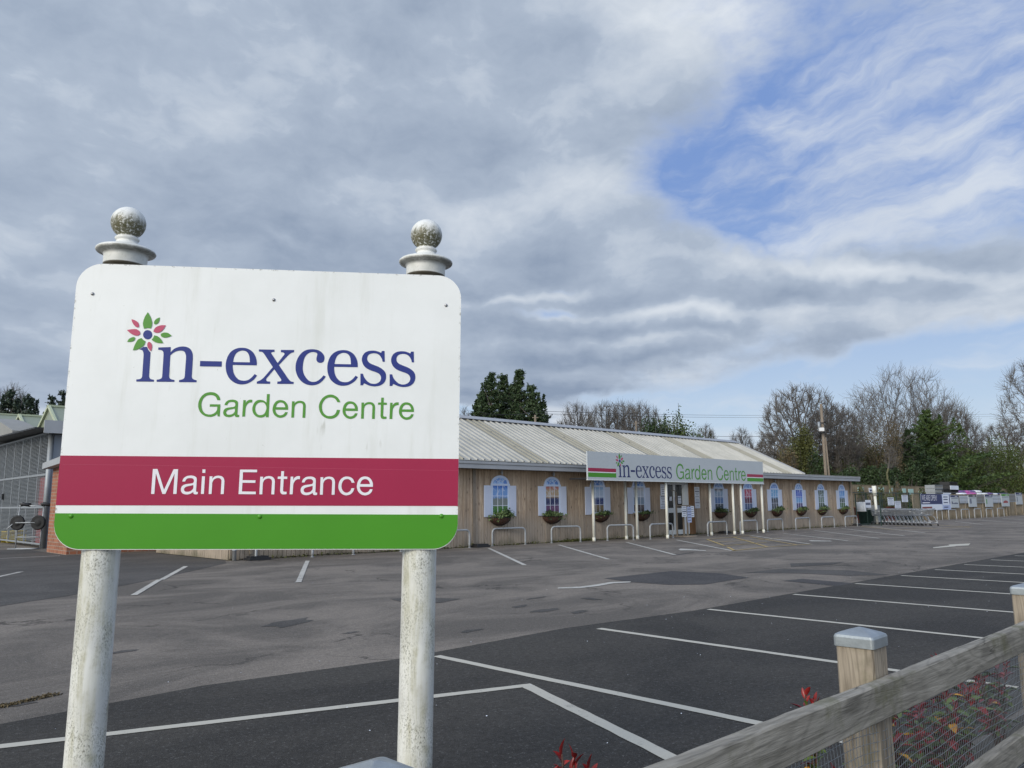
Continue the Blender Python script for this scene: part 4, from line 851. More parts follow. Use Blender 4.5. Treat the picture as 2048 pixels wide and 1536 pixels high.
def window(cx, pic, k):
    fr = MB(); y1 = WY - .004; y0 = y1 - .022
    zb, zs, hw, ro, = 1.10, 2.20, .455, .455
    fr.box(cx - hw, cx - hw + .075, y0, y1, zb, zs); fr.box(cx + hw - .075, cx + hw, y0, y1, zb, zs); fr.box(cx - hw + .075, cx + hw - .075, y0, y1, zb, zb + .05); fr.box(cx - hw - .03, cx + hw + .03, y0 - .01, y1, zs, zs + .075)
    # arch ring
    zc = zs + .075; n = 20; R0, R1 = .36, .455; sq = .68
    vs = []
    for i in range(n + 1):
        a = math.pi * i / n
        for r, y in ((R1, y0), (R0, y0), (R0, y1), (R1, y1)): vs.append((cx + r * math.cos(a), y, zc + r * math.sin(a) * sq * (1.0 if r == R1 else .93)))
    fr.add(vs, [(i*4+q, i*4+(q+1) % 4, (i+1)*4+(q+1) % 4, (i+1)*4+q) for i in range(n) for q in range(4)])
    f = fr.build('window', M['win_frame'], bld, loc=(-30, -WY, 0))
    p = MB().add([(cx - .38, y1 - .006, zb + .05), (cx + .38, y1 - .006, zb + .05), (cx + .38, y1 - .006, zs), (cx - .38, y1 - .006, zs)], [(0, 1, 2, 3)])
    p.build('picture', pic, f)
    fan = MB(); vs = [(cx, y1 - .006, zc)] + [(cx + .365 * math.cos(math.pi * i / 16), y1 - .006, zc + .365 * sq * .94 * math.sin(math.pi * i / 16)) for i in range(17)]
    fan.add(vs, [(0, i + 1, i + 2) for i in range(16)]).build('fanlight', fanblue, f)
    g = MB(); yb = y1 - .014
    for t in (-.127, .127): g.box(cx + t - .008, cx + t + .008, yb, y1 - .004, zb + .05, zs)
    for t in (.355, .71): g.box(cx - .38, cx + .38, yb - .002, y1 - .004, zb + t, zb + t + .016)
    for a in (45, 90, 135): g.bar((cx + .15 * math.cos(R(a)), yb + .004, zc + .10 * math.sin(R(a))), (cx + .36 * math.cos(R(a)), yb + .004, zc + .235 * math.sin(R(a))), .018, .01, (0, 1, 0))
    pr = [(cx + .16 * math.cos(math.pi * i / 8), yb + .004, zc + .16 * sq * math.sin(math.pi * i / 8)) for i in range(9)]
    g.tube(pr, .009, 4); g.build('glazing_bars', M['muntin'], f)
    for s_ in (-1, 1):
        a, b = sorted((cx + s_ * (hw + .01), cx + s_ * .815)); sh = MB().box(a, b, WY - .03, WY - .006, 1.055, 2.205)
        for i in range(26): z = 1.09 + i * .042; sh.box(a + .03, b - .03, WY - .036, WY - .0305, z, z + .027)
        sh.build('shutter', M['shutter'], f)
for i, cx in enumerate(WX): window(cx, picture('print of ' + PICS[i][0], [tuple(q * .8 for q in c_) for c_ in PICS[i][1]], i * 3.7), i)

# up and down wall lights
for i, cx in enumerate(WX):
    t = empty('wall_light', (cx + .02, WY, 2.69), {0: 'small steel wall light over the window with the meadow picture', 1: 'small steel wall light over the window with the orange sunset'}.get(i, f'small steel wall light over the window showing {PICS[i][0]}'), 'wall light', 'up and down wall lights over the windows')
    MB().lathe([(.0001, -.075), (.034, -.075), (.036, -.07), (.036, .07), (.034, .075), (.0001, .075)], 12, (0, -.10, 0)).build('lamp_body', M['galv'], t)
    MB().box(-.03, .03, -.07, -.002, -.02, .02).build('bracket', M['galv_dull'], t)

# hayrack baskets
def leafcloud(n, fn, size, seed, stretch=1.6):
    r = np.random.default_rng(seed); c = np.array([fn(r) for _ in range(n)], dtype=np.float32)
    d = r.normal(size=(n, 3)); d /= np.linalg.norm(d, axis=1)[:, None]; e = np.cross(d, r.normal(size=(n, 3))); e /= np.linalg.norm(e, axis=1)[:, None]
    s = size * r.uniform(.6, 1.3, (n, 1)); V = np.stack([c - d * s * stretch * .5, c + e * s * .5, c + d * s * stretch * .5, c - e * s * .5], 1).reshape(-1, 3)
    return V, np.arange(n * 4).reshape(n, 4)
for i, cx in enumerate(WX):
    ox = (0, 0, .18, .2, .1, .18, .15, .1, -.02, 0)[i]
    t = empty('hayrack_basket', (cx + ox - .05, WY, 1.0), f"coir half basket of plants under the window showing {PICS[i][0]}", 'wall basket', 'planted hayrack baskets under the windows')
    l = MB(); n = 14; m_ = 7; vs = []
    for a in range(n + 1):
        th = math.pi * a / n
        for k in range(m_ + 1):
            q = k / m_; rad = math.cos(q * math.pi / 2 * .96) ** .55
            vs.append((-.52 * math.cos(th) * rad, -.26 * math.sin(th) * rad - .012, .02 - .29 * q))
    l.add(vs, [(a*(m_+1)+k, (a+1)*(m_+1)+k, (a+1)*(m_+1)+k+1, a*(m_+1)+k+1) for a in range(n) for k in range(m_)], True)
    l.build('liner', M['coir'], t)
    wr = MB()
    wr.tube([(-.53 * math.cos(math.pi * a / 14), -.27 * math.sin(math.pi * a / 14) - .012, .025) for a in range(15)], .008, 5)
    for a in range(1, 14):
        th = math.pi * a / 14; pts = []
        for k in range(6):
            q = k / 5; rad = math.cos(q * math.pi / 2 * .96) ** .55 * 1.02; pts.append((-.53 * math.cos(th) * rad, -.268 * math.sin(th) * rad - .012, .02 - .295 * q))
        wr.tube(pts, .005, 4)
    wr.build('wire_frame', M['black'], t)
    rs = np.random.default_rng(i + 50); side = -1 if i in (1, 4) else 1; big = (1.15, .9, .7, .6, .95, .8, 1.0, .9, .95, .8)[i]
    def tr(r): 
        u = r.normal() * .26 + side * .05; return (np.clip(u, -.6, .62), -.15 + r.normal() * .08, .06 + abs(r.normal()) * .07 * big - (.18 * r.random() if u * side < -.1 and r.random() < .6 else 0))
    V, F = leafcloud(int(520 * big), tr, .055, i); npmesh('trailing_foliage', V, F, M['basket_leaf'], t)
    def tr2(r): 
        a = r.normal(size=3) * .5; return (side * .28 + a[0] * .14 * big, -.15 + a[1] * .12, .14 * big + a[2] * .14 * big)
    V, F = leafcloud(int(320 * big), tr2, .05, i + 9); npmesh('upright_foliage', V, F, M['basket_dark'], t)

# galvanised hoop barriers
def hoop(x0, x1, y0, y1, h, label, group):
    L_ = math.hypot(x1 - x0, y1 - y0); t = empty('hoop_barrier', ((x0 + x1) / 2, (y0 + y1) / 2, 0), label, 'hoop barrier', group, math.atan2(y1 - y0, x1 - x0))
    r = .16; a = L_ / 2; pts = [(-a, 0, -.05), (-a, 0, .15), (-a, 0, h - r)] + [(-a + r - r * math.cos(R(q)), 0, h - r + r * math.sin(R(q))) for q in (18, 36, 54, 72, 90)]
    pts += [(a - r + r * math.sin(R(q)), 0, h - r + r * math.cos(R(q))) for q in (0, 18, 36, 54, 72, 90)] + [(a, 0, .15), (a, 0, -.05)]
    MB().tube(pts, .036, 10).build('tube', M['galv'], t)
    MB().lathe([(.06, 0), (.06, .012), (.037, .018)], 12, (-a, 0, 0)).lathe([(.06, 0), (.06, .012), (.037, .018)], 12, (a, 0, 0)).build('ground_collar', M['galv_dull'], t)
HP = [((10.35, 21.35), (12.15, 21.4), 'leftmost hoop barrier whose legs show below the entrance sign'), ((13.6, 21.45), (15.4, 21.45), 'second hoop barrier from the left, legs just visible below the entrance sign'), ((16.75, 21.5), (18.38, 21.5), 'hoop barrier partly hidden by the right edge of the entrance sign')]
for (a, b), lb in zip([((984.5, 1092), (1050.5, 1089)), ((1103, 1086), (1161, 1084)), ((1215, 1081.5), (1267, 1080)), ((1300.5, 1078.5), (1346, 1076)), ((1416, 1072), (1454, 1069.5)), ((1481, 1068), (1515, 1066)), ((1535.5, 1064), (1566, 1062)), ((1592, 1060), (1620, 1057.5)), ((1644, 1056), (1669, 1055)), ((1691, 1054), (1715, 1052.5))],
                      ['hoop barrier below the meadow picture window', 'hoop barrier below the orange sunset window', 'hoop barrier between the first canopy posts', 'hoop barrier just left of the entrance door', 'hoop barrier in front of the first window right of the door', 'hoop barrier below the crimson picture window', 'hoop barrier below the town skyline window', 'hoop barrier below the deep blue sea window', 'hoop barrier below the woodland glade window', 'hoop barrier at the far right corner of the building']):
    p, q = gnd(*a), gnd(*b); HP.append(((p.x, p.y), (q.x, q.y), 'galvanised ' + lb))
for a, b, lb in HP: hoop(a[0], b[0], a[1], b[1], .625, lb, 'galvanised hoop barriers along the building')
for (a, b), lb in zip([((1872, 1040.5), (1882.5, 1040)), ((1895.5, 1039.5), (1910.5, 1038.5)), ((1921, 1038), (1936.5, 1037.3)), ((1947, 1036.4), (1960.5, 1035.8)), ((1971, 1035.5), (1984, 1034.8)), ((1993.5, 1034.7), (2006, 1034.2))],
        ['half hidden behind the last trolley', 'below the right end of the we are open banner', 'below the first price board on the fence', 'below the second price board on the fence', 'below the green edged poster on the fence', 'farthest to the right by the fence']):
    xa, xb = wally(a[0], 1009, 22.3).x, wally(b[0], 1009, 22.3).x; hoop(xa, xb, 22.3, 22.3, .80, 'thin hoop barrier ' + lb, 'hoop barriers along the right fence')

# fascia sign on posts over the entrance
BY = 20.2
can = empty('canopy_sign', (30, BY, 0), 'long pale grey shop sign with blue and green lettering above the entrance', 'shop sign')
tl, tr_, bl_, br_ = wally(1174.5, 903, BY), wally(1525.5, 923, BY), wally(1175.5, 959, BY), wally(1527, 967, BY)
X0, X1, ZB, ZT = (tl.x + bl_.x) / 2, (tr_.x + br_.x) / 2, (bl_.z + br_.z) / 2, (tl.z + tr_.z) / 2
def cb(name, mb, m): return mb.build(name, M[m], can, loc=(-30, -BY, 0))
cb('sign_board', MB().box(X0, X1, BY, BY + .06, ZB, ZT), 'board_grey')
cb('lower_trim', MB().box(X0 - .01, X1 + .01, BY - .012, BY + .07, ZB - .03, ZB - .001), 'pvc')
cb('canopy_roof', MB().box(X0 + .1, X1 - .1, BY + .062, 21.25, ZB + .02, ZB + .08), 'black')
a0, a1 = wally(1176, 930, BY).x + .0, wally(1232, 940, BY).x; b0, b1 = wally(1494, 950, BY).x, X1 - .03
z_ = lambda px_, py_: wally(px_, py_, BY).z
for q0, q1 in ((a0, a1), (b0, b1)):
    cb('crimson_stripe', MB().box(q0, q1, BY - .003, BY - .0005, z_(1200, 943.5), z_(1200, 936.3)), 'crimson')
    cb('white_stripe', MB().box(q0, q1, BY - .003, BY - .0005, z_(1200, 945.6) + .003, z_(1200, 943.5) - .003), 'letter_white')
    cb('green_stripe', MB().box(q0, q1, BY - .003, BY - .0005, z_(1200, 954.3), z_(1200, 945.6)), 'green')
lx0, lx1 = wally(1237, 950, BY).x, wally(1343.5, 950, BY).x
CF = lambda u, v: (lx0 + (u + .4859) / 1.043 * (lx1 - lx0), 0, z_(1300, 956.2) + (v - .083) * 3.62)
def CFo(u, v): p = CF(u, v); return (p[0], BY - .003, p[2])
def CFp(u, v): p = CF(u, v); return (p[0], BY - .005, p[2])
for nm, k, m_, fn, pks in (('blue_lettering', 'letters', 'deepnavy', CFo, [None]), ('green_petal', 'green', 'leafgreen', CFp, range(6)), ('pink_petal', 'pink', 'pink', CFp, range(4)), ('flower_centre', 'dot', 'navy', CFo, [None])):
    for q in pks: o = logo_part(nm, k, m_, fn, can, 0, q); o.location = (-30, -BY, 0)
gx0, gx1, gz0, gz1 = wally(1352, 950, BY).x, wally(1491.5, 950, BY).x, z_(1420, 960.2), z_(1362, 929.2)
for wd in (GARDEN_CENTRE[:6], GARDEN_CENTRE[6:]):
    o = sans_text('green_lettering', wd, 'leafgreen', lambda u, v: (gx0 + (u + .2572) / .8161 * (gx1 - gx0), BY - .003, z_(1400, 959.0) + v / .0905 * .66), can, .958); o.location = (-30, -BY, 0)
for a, b in ((1187, 1082.5), (1252, 1079), (1274, 1078.5), (1334, 1077), (1422, 1071), (1468, 1069), (1484, 1068), (1526, 1065.5)):
    p = gnd(a, b); p.y = max(p.y, BY + .12)
    q = wally(a - 1, 1009, p.y); p.x = (p.x + q.x) / 2 + .02
    po = cb('post', MB().tube([(p.x, p.y, -.02), (p.x, p.y, ZB + .15)], .058, 12), 'cream_post')
    MB().tube([(p.x, p.y, -.02), (p.x, p.y, .15)], .068, 12).build('post_shoe', M['cream_post'], po)

# notices around the door
def notice(name, x0, x1, z0, z1, y, label, lines=7, m='paper', heavy=(), parent=None, grp='paper notices round the entrance'):
    t = empty(name, ((x0 + x1) / 2, y, z0), label, 'notice', grp)
    cx = (x0 + x1) / 2; MB().box(x0 - cx, x1 - cx, -.004, 0, 0, z1 - z0).build('sheet', M[m], t)
    mb = MB(); h = z1 - z0; w = x1 - x0; rr_ = random.Random(int(x0 * 100))
    for i in range(lines):
        zc = h * (1 - (i + .8) / (lines + .6)); th = h / (lines + 1) * (.62 if i in heavy else .3); ww = w * (.42 if i in heavy else rr_.uniform(.26, .42))
        mb.box(-ww, ww, -.0062, -.0045, zc - th / 2, zc + th / 2)
    mb.build('print', M['print'], t); return t
def wq(px_, py_, Y=WY - .04): return wally(px_, py_, Y)
for (ax, ay, bx_, by_, n, hv, lb) in ((1322, 969, 1333, 990, 5, (), 'narrow notice left of the door, upper one behind the white post'), (1321.5, 991, 1335, 1018, 8, (0,), 'notice with a red bar left of the door frame'), (1390, 974, 1399, 995.5, 6, (2,), 'upper notice on the boards right of the door'), (1391, 996, 1400, 1016.5, 6, (2,), 'lower notice on the boards right of the door')):
    p, q = wq(ax, by_), wq(bx_, ay); notice('notice', p.x, q.x, p.z, q.z, WY - .02, lb, n, heavy=hv)
for (ax, ay, bx_, by_, lb) in ((1339, 993.5, 1343.3, 1001.5, 'small white notice on the left door glass'), (1347.5, 993, 1352, 1001, 'small white notice at the middle of the door'), (1356, 992, 1362, 1007, 'dark headed notice on the right door glass')):
    p, q = wally(ax, by_, WY + .06), wally(bx_, ay, WY + .06); notice('notice', p.x, q.x, p.z, q.z, WY + .058, lb, 4, heavy=(0,) if ax > 1355 else ())
st = empty('notice_stand', (wally(1362, 1009, 21.0).x, 20.95, 0), 'brown wooden stand with a round base holding notices in front of the door', 'stand')
S = MB(); S.lathe([(.0001, .045), (.62, .045), (.64, .03), (.64, 0)], 28)
S.build('round_base', M['pole_wood'], st)
for xx in (-.45, .08, .38): MB().box(xx - .03, xx + .03, -.03, .03, .045, 1.36 if xx > -.4 else 2.0).build('upright', M['pole_wood'], st)
MB().box(-.42, .75, -.035, -.005, 1.36, 1.41).tube([(-.45, 0, 1.95), (-.5, 0, 2.05), (-.62, 0, 2.07), (-.8, 0, 2.05)], .018, 6).build('cross_rail', M['pole_wood'], st)
for (a, b, z0, z1, m_, lb, hv) in ((-.10, .27, .88, 1.36, 'paper', 'white notice with a round symbol on the wooden stand', (2,)), (.29, .62, .62, 1.33, 'bluepaper', 'pale blue notice hanging on the wooden stand', ()), (.60, .88, .86, 1.36, 'paper', 'white notice at the right end of the wooden stand', ())):
    x0_ = st.location.x; notice('notice', x0_ + a, x0_ + b, z0, z1, 20.9 if m_ == 'paper' else 20.88, lb, 5, m_, hv)

# ------------------------------------------------------------------ shopping trolleys
def trolley():
    t = empty('shopping_trolley', (0, 0, 0), 'x', 'shopping trolley', 'nested shopping trolleys')
    # local: handle towards -x ... basket opens towards +x (front); pushed along +x
    b = MB(); r = .007
    T = [(-.40, -.27, 1.0), (.48, -.22, .93), (.48, .22, .93), (-.40, .27, 1.0)]; B_ = [(-.36, -.22, .70), (.44, -.16, .58), (.44, .16, .58), (-.36, .22, .70)]
    for L in (T, B_): b.tube(L + [L[0]], r * 1.4, 5)
    def side(a0, a1, c0, c1, n, m_):
        a0, a1, c0, c1 = map(Vector, (a0, a1, c0, c1))
        for i in range(n + 1): p, q = a0.lerp(a1, i / n), c0.lerp(c1, i / n); b.bar(p, q, .007, .007)
        for k in range(1, m_): b.bar(a0.lerp(c0, k / m_), a1.lerp(c1, k / m_), .006, .006)
    side(T[0], T[1], B_[0], B_[1], 22, 5); side(T[3], T[2], B_[3], B_[2], 22, 5); side(T[1], T[2], B_[1], B_[2], 12, 5); side(B_[0], B_[1], B_[3], B_[2], 14, 4)
    b.build('basket', M['trolley'], t)
    f = MB()
    for s in (-1, 1):
        f.tube([(.30, s * .17, .60), (-.10, s * .20, .62), (-.30, s * .23, .60), (-.40, s * .25, .52), (-.56, s * .27, .22), (-.60, s * .27, .12)], .015, 7)
        f.tube([(-.56, s * .27, .20), (-.2, s * .24, .16), (.5, s * .15, .16), (.56, s * .14, .14)], .012, 6)
        f.tube([(.30, s * .17, .60), (-.05, s * .2, .35), (-.30, s * .24, .18)], .009, 5)
    for x in (-.3, 0, .3): f.bar((x, -.2, .165), (x, .2, .165), .012, .012)
    f.build('frame', M['trolley'], t)
    h = MB().tube([(-.40, -.27, 1.0), (-.47, -.27, 1.03), (-.47, .27, 1.03), (-.40, .27, 1.0)], .016, 8); h.build('handle', M['galv_dull'], t)
    for x, y in ((-.60, -.27), (-.60, .27), (.56, -.14), (.56, .14)):
        w = MB(); vs = []; n = 12
        for yy in (-.014, .014):
            for k in range(n): a = 2 * math.pi * k / n; vs.append((x + .055 * math.cos(a), y + yy, .055 + .055 * math.sin(a)))
        w.add(vs, [(k, (k+1) % n, n+(k+1) % n, n+k) for k in range(n)] + [tuple(reversed(range(n))), tuple(range(n, 2*n))])
        w.bar((x, y + .02, .055), (x, y + .01, .14), .02, .02); w.build('wheel', M['rubber'], t)
    return t
t0 = trolley(); NTR = 12
ords = ['nearest trolley at the open end of the nested row', 'second trolley from the near end of the row', 'third trolley from the near end of the row', 'fourth trolley from the near end of the row', 'fifth trolley from the near end of the row', 'sixth trolley from the near end of the row', 'seventh trolley from the near end of the row', 'eighth trolley from the near end of the row', 'ninth trolley from the near end of the row', 'tenth trolley from the near end of the row', 'eleventh trolley, second from the pen end', 'trolley at the pen end of the nested row']
pa, pb = gnd(1871, 1051.8), gnd(1775, 1049)
for i in range(NTR):
    o = t0 if i == 0 else copy_tree(t0)
    q = i / (NTR - 1) if i else 0.0; q = q * .93 + (.07 if i else 0)
    o.location = (pa.x + (pb.x - pa.x) * q, pa.y + (pb.y - pa.y) * q + .5, 0)
    o.rotation_euler.z = math.atan2(pb.y - pa.y, pb.x - pa.x) + R((1.5, -1, .5, 0, -.7, .4, 0, .8, -.5, .2, 0, .5)[i])
    o['label'] = 'zinc wire ' + ords[i]

# ------------------------------------------------------------------ trolley pen: green steel frame with papers, stock behind
pen = empty('steel_pen', (51.4, 22.2, 0), 'dark green steel pen frame with open gate by the far building corner', 'pen')
P = MB()
def seg(a, b, w=.05): P.bar(a, b, w, w)
pf = [(51.3, 22.2), (54.0, 22.2), (56.6, 22.2), (59.2, 22.2), (61.6, 22.2), (63.8, 22.2)]
for x, y in pf: seg((x, y, 0), (x, y, 2.12))
for z in (.05, 2.10): seg((51.3, 22.2, z), (63.8, 22.2, z))
seg((51.3, 22.2, 1.55), (57, 22.2, 1.55), .03)
P.build('pen_frame', M['greensteel'], pen, loc=(-51.4, -22.2, 0))
P = MB(); g0, g1 = (51.25, 21.75), (50.55, 19.95)
for a in (g0, g1): seg((a[0], a[1], .02), (a[0], a[1], 2.0), .05)
for z in (.06, 1.98): seg((g0[0], g0[1], z), (g1[0], g1[1], z), .04)
P.build('gate_leaf', M['greensteel'], pen, loc=(-51.4, -22.2, 0))
P = MB()
for i in range(int(12.5 / .16)): seg((51.3 + i * .16, 22.2, .05), (51.3 + i * .16, 22.2, 2.1), .008)
P.build('mesh_infill', M['greensteel'], pen, loc=(-51.4, -22.2, 0))
def onpen(ax, ay, bx_, by_, lb, n=6, m='paper', hv=(0,), Y=22.14):
    p, q = wally(ax, by_, Y), wally(bx_, ay, Y); notice('notice', p.x, q.x, p.z, q.z, Y, lb, n, m, hv, grp='paper notices on the green pen')
onpen(1731, 1000, 1741, 1015.5, 'white notice with a dark star shape on the green gate', 1, hv=(0,))
onpen(1776, 995, 1787, 1010.5, 'white notice with a dark heading on the pen above the trolleys', 6)
onpen(1790, 1002, 1801, 1016.5, 'lower white notice hanging just above the trolley handles', 5)
onpen(1804, 990, 1815, 1004, 'rightmost white notice on the pen beside the blue banner', 6)
t = empty('paper_roll', (wally(1724, 1009, 22.4).x, 22.45, .85), 'white plastic roll hanging inside the green pen by the building corner', 'roll')
MB().lathe([(.0001, 0), (.30, 0), (.30, .02)], 16).lathe([(.28, 0), (.29, .02), (.29, .62), (.0001, .64)], 16).build('roll', M['cloudwhite'], t)
MB().tube([(.35, -.05, .0), (.35, -.05, .64)], .07, 10).build('narrow_roll', M['cloudwhite'], t)
pp = wally(1753, 1034, 21.9)
t = empty('white_post', (pp.x, 21.9, 0), 'tall slightly leaning white post standing behind the green pen gate', 'post')
MB().tube([(.1, 0, 0), (0, 0, 1.9)], .09, 12).build('shaft', M['cream_post'], t); MB().tube([(.0, 0, 1.9), (-.05, 0, 2.55)], .14, 12).build('sleeve', M['cream_post'], t)
# pots, tubs and planters standing in the pen
def tub(x, y, r, h, m, label, leaves=None, seed=0, lh=.4):
    t = empty('planter', (x, y, 0), label, 'planter', 'planters and tubs in the sales yard')
    MB().lathe([(.0001, 0), (r * .75, 0), (r * .8, .02), (r, h), (r * 1.06, h), (r * 1.06, h - .04), (r * .97, h - .04), (r * .9, h - .06), (.0001, h - .06)], 16).build('pot', M[m], t)
    if leaves:
        V, F = leafcloud(420, lambda q: (q.normal() * r * .5, q.normal() * r * .5, h + abs(q.normal()) * lh * .6), .09, seed); npmesh('foliage', V, F, M[leaves], t)
tub(wally(1733, 1040, 23.0).x, 23.0, .55, .95, 'greensteel', 'dark green tub inside the pen next to the building corner')
for i, (pxx, yy, rad, hh, m_, lf, lb) in enumerate(((1722, 24.2, .5, 1.1, 'terracotta', None, 'leftmost terracotta planter in the pen'), (1740, 24.6, .5, 1.1, 'terracotta', None, 'terracotta planter behind the gate notice'), (1768, 24.2, .5, 1.1, 'terracotta', 'ivy', 'terracotta planter with olive plant behind the gate post'), (1781, 24.4, .5, 1.1, 'terracotta', 'hedge', 'terracotta planter with green plant under the headed notice'),
        (1797, 24.2, .4, .8, 'black', 'ivy', 'black pot with a scruffy plant behind the pen'), (1811, 24.2, .4, .8, 'black', 'hedge', 'black pot under the rightmost pen notice'), (1826, 24.2, .4, .9, 'black', 'conifer', 'black pot with a small conifer beside the blue banner'), (1836, 25, .4, .9, 'black', 'hedge', 'black pot with leafy plant left of the blue banner'))):
    tub(wally(pxx, 1009, yy).x, yy, rad, hh, m_, lb, lf, i, .7 if lf else .3)
cab = empty('steel_cabinet', (wally(1746, 1009, 22.8).x, 22.8, 0), 'grey steel cabinet in the pen left of the white post', 'cabinet')
MB().box(-.5, .5, -.3, .3, .08, 1.25).box(-.45, -.38, -.25, .25, 0, .08).box(.38, .45, -.25, .25, 0, .08).build('carcass', M['galv_dull'], cab)
MB().box(-.48, .48, -.325, -.302, .12, 1.2).build('door', M['galv'], cab); MB().box(.35, .38, -.36, -.326, .6, .8).build('handle', M['black'], cab)

# close boarded fences
def boarded(name, x0, x1, y, z0, z1, label, m='clad2', post=2.4, yb=None):
    t = empty(name, ((x0 + x1) / 2, y, 0), label, 'fence'); b = MB(); x = x0; r_ = random.Random(int(x0))
    off = (-(x0 + x1) / 2, -y, 0)
    while x < x1: o = r_.uniform(0, .012); b.box(x, min(x + .144, x1), y + o, y + .03, z0 + .04, z1 - r_.uniform(0, .012)); x += .15
    b.build('boards', M[m], t, loc=off)
    MB().box(x0, x1, y - .02, y + .05, z1 + .001, z1 + .035).build('capping', M[m], t, loc=off)
    x = x0
    while x < x1 + .1: MB().box(x - .05, x + .05, y - .08, y - .002, z0, z1 - .01).build('post', M['fence_post'], t, loc=off); x += post
    MB().box(x0, x1, y - .03, y - .003, z0, z0 + .15).build('gravel_board', M[m], t, loc=off)
    return t
boarded('boarded_fence', 64.2, 88.6, 22.9, 0, 2.04, 'tan close boarded fence carrying the posters and the blue banner')
boarded('boarded_fence', 88.7, 112, 23.4, 0, 2.16, 'farther tan boarded fence section set back at the right edge')
bf = boarded('boarded_fence', 51.3, 150, 30.0, 0, 2.98, 'long plain boarded fence behind the sales yard below the trees', post=30)
for i in range(9):
    a = (1716, 1738, 1758, 1779, 1791, 1805, 1817, 1852, 1838)[i]; wd = (11, 8, 9, 6, 8, 6, 9, 9, 7)[i]; tp = (975, 976, 974.5, 976, 978, 977, 978, 980, 982)[i]
    p, q = wally(a, tp + (9 if i % 3 else 11), 29.5), wally(a + wd, tp, 29.5); t = empty('price_board', ((p.x + q.x) / 2, 29.5, p.z), ['dark edged mint price board farthest left on the rear fence', 'small price board half navy on the rear fence', 'mint price board behind the white post', 'narrow pale price board on the rear fence', 'low mint price board on the rear fence', 'slim price board on the rear fence', 'large mint price board in the middle of the rear fence', 'mint price board left of the black crates', 'pale price board above the green hedge plants'][i], 'price board', 'price boards on the rear fence')
    MB().box(-(q.x - p.x) / 2, (q.x - p.x) / 2, -.03, .0, 0, q.z - p.z).build('board', M['mint' if i != 1 else 'paper'], t); 
    if i in (0, 1, 4): MB().box(-(q.x - p.x) / 2 + .1, (q.x - p.x) / 2 - .1, -.034, -.0305, (q.z - p.z) * .3, (q.z - p.z) * .6).build('print', M['deepnavy'], t)
    MB().box(-.03, .03, .0, .05, -p.z, 0.1).build('stake', M['fence_post'], t)
# banner
p, q = wally(1843.5, 1020.3, 22.80), wally(1899.5, 988.3, 22.80); bw, bh = q.x - p.x, q.z - p.z
ban = empty('banner', (p.x + bw / 2, 22.80, p.z), 'navy and pale blue banner reading WE ARE OPEN! on the boarded fence', 'banner')
BB = lambda n, u0, u1, v0, v1, d, m_: MB().box((u0 - .5) * bw, (u1 - .5) * bw, -d, -d + .002, v0 * bh, v1 * bh).build(n, M[m_], ban)
MB().box(-.5 * bw, .5 * bw, -.008, .01, 0, bh).build('cloth', M['bluepaper'], ban)
BB('navy_field', 0, .70, .36, 1, .012, 'deepnavy'); BB('pale_panel', 0, .70, 0, .34, .012, 'paper'); BB('side_panel', .72, .955, .30, .96, .012, 'paper'); BB('navy_edge', .96, .985, .38, .97, .012, 'deepnavy')
text_obj('lettering', 'WE ARE OPEN!', 'letter_white', (.03 - .5) * bw, (.52 - .5) * bw, .58 * bh, .93 * bh, -.015, ban)
BB('small_print', .04, .28, .42, .48, .015, 'letter_white')
for v in (.82, .66, .46, .16): BB('side_print', .75, .9, v - .04, v + .02, .015, 'deepnavy')
BB('picture', .02, .34, .06, .22, .015, 'brickred') if False else BB('picture', .02, .34, .1, .2, .015, 'terracotta')
# posters and slatted price boards
post_sp = [((1902, 990.5), (1916, 1015.7), 'deepnavy', 'grey poster with navy heading just right of the banner', 1), ((1938, 990), (1951.5, 1014), 'black', 'grey poster with black heading and a dark tool picture', 0), ((1971, 989.5), (1984, 1014), 'deepnavy', 'grey poster with navy heading and a green stem picture', 2), ((2004, 988), (2017, 1013), 'green', 'grey poster with green heading and a red picture', 3), ((2032.5, 985.5), (2043, 1009), 'deepnavy', 'farthest grey poster with navy heading at the right edge', 4)]
for a, b, m_, lb, k in post_sp:
    Y = 22.79 if k != 4 else 23.3; p, q = wally(a[0], b[1], Y), wally(b[0], a[1], Y); w_, h_ = q.x - p.x, q.z - p.z
    t = empty('poster', (p.x + w_ / 2, Y, p.z), lb, 'poster', 'product posters on the boarded fence')
    MB().box(-w_ / 2, w_ / 2, -.02, .02, 0, h_).build('panel', M['board_grey'], t); MB().box(-w_ / 2 + .02, w_ / 2 - .02, -.024, -.0205, h_ * .84, h_ * .985).build('heading', M[m_], t)
    MB().box(w_ * .05, w_ * .35, -.0265, -.0245, h_ * .89, h_ * .93).build('heading_print', M['letter_white'], t)
    MB().box(-w_ * .4, w_ * .4, -.024, -.0205, h_ * .73, h_ * .77).build('caption', M['print'], t)
    im = MB()
    if k == 1: im.add([(w_ * a_, -.0225, h_ * b_) for a_, b_ in ((-.38, .3), (.38, .3), (.38, .38), (.1, .42), (-.2, .36), (-.3, .52), (-.38, .5))], [tuple(range(7))])
    elif k == 0: im.box(-w_ * .33, -w_ * .15, -.024, -.0205, h_ * .28, h_ * .68)
    elif k == 3: im.add([(w_ * math.cos(R(q_)) * .32, -.0225, h_ * .28 + h_ * .2 * max(0, math.sin(R(q_)))) for q_ in range(0, 181, 20)], [tuple(reversed(range(10)))])
    else: im.box(-w_ * .36, -w_ * .26, -.024, -.0205, h_ * .25, h_ * .65)
    im.build('picture', M['red' if k == 3 else ('green' if k == 2 else 'print')], t)
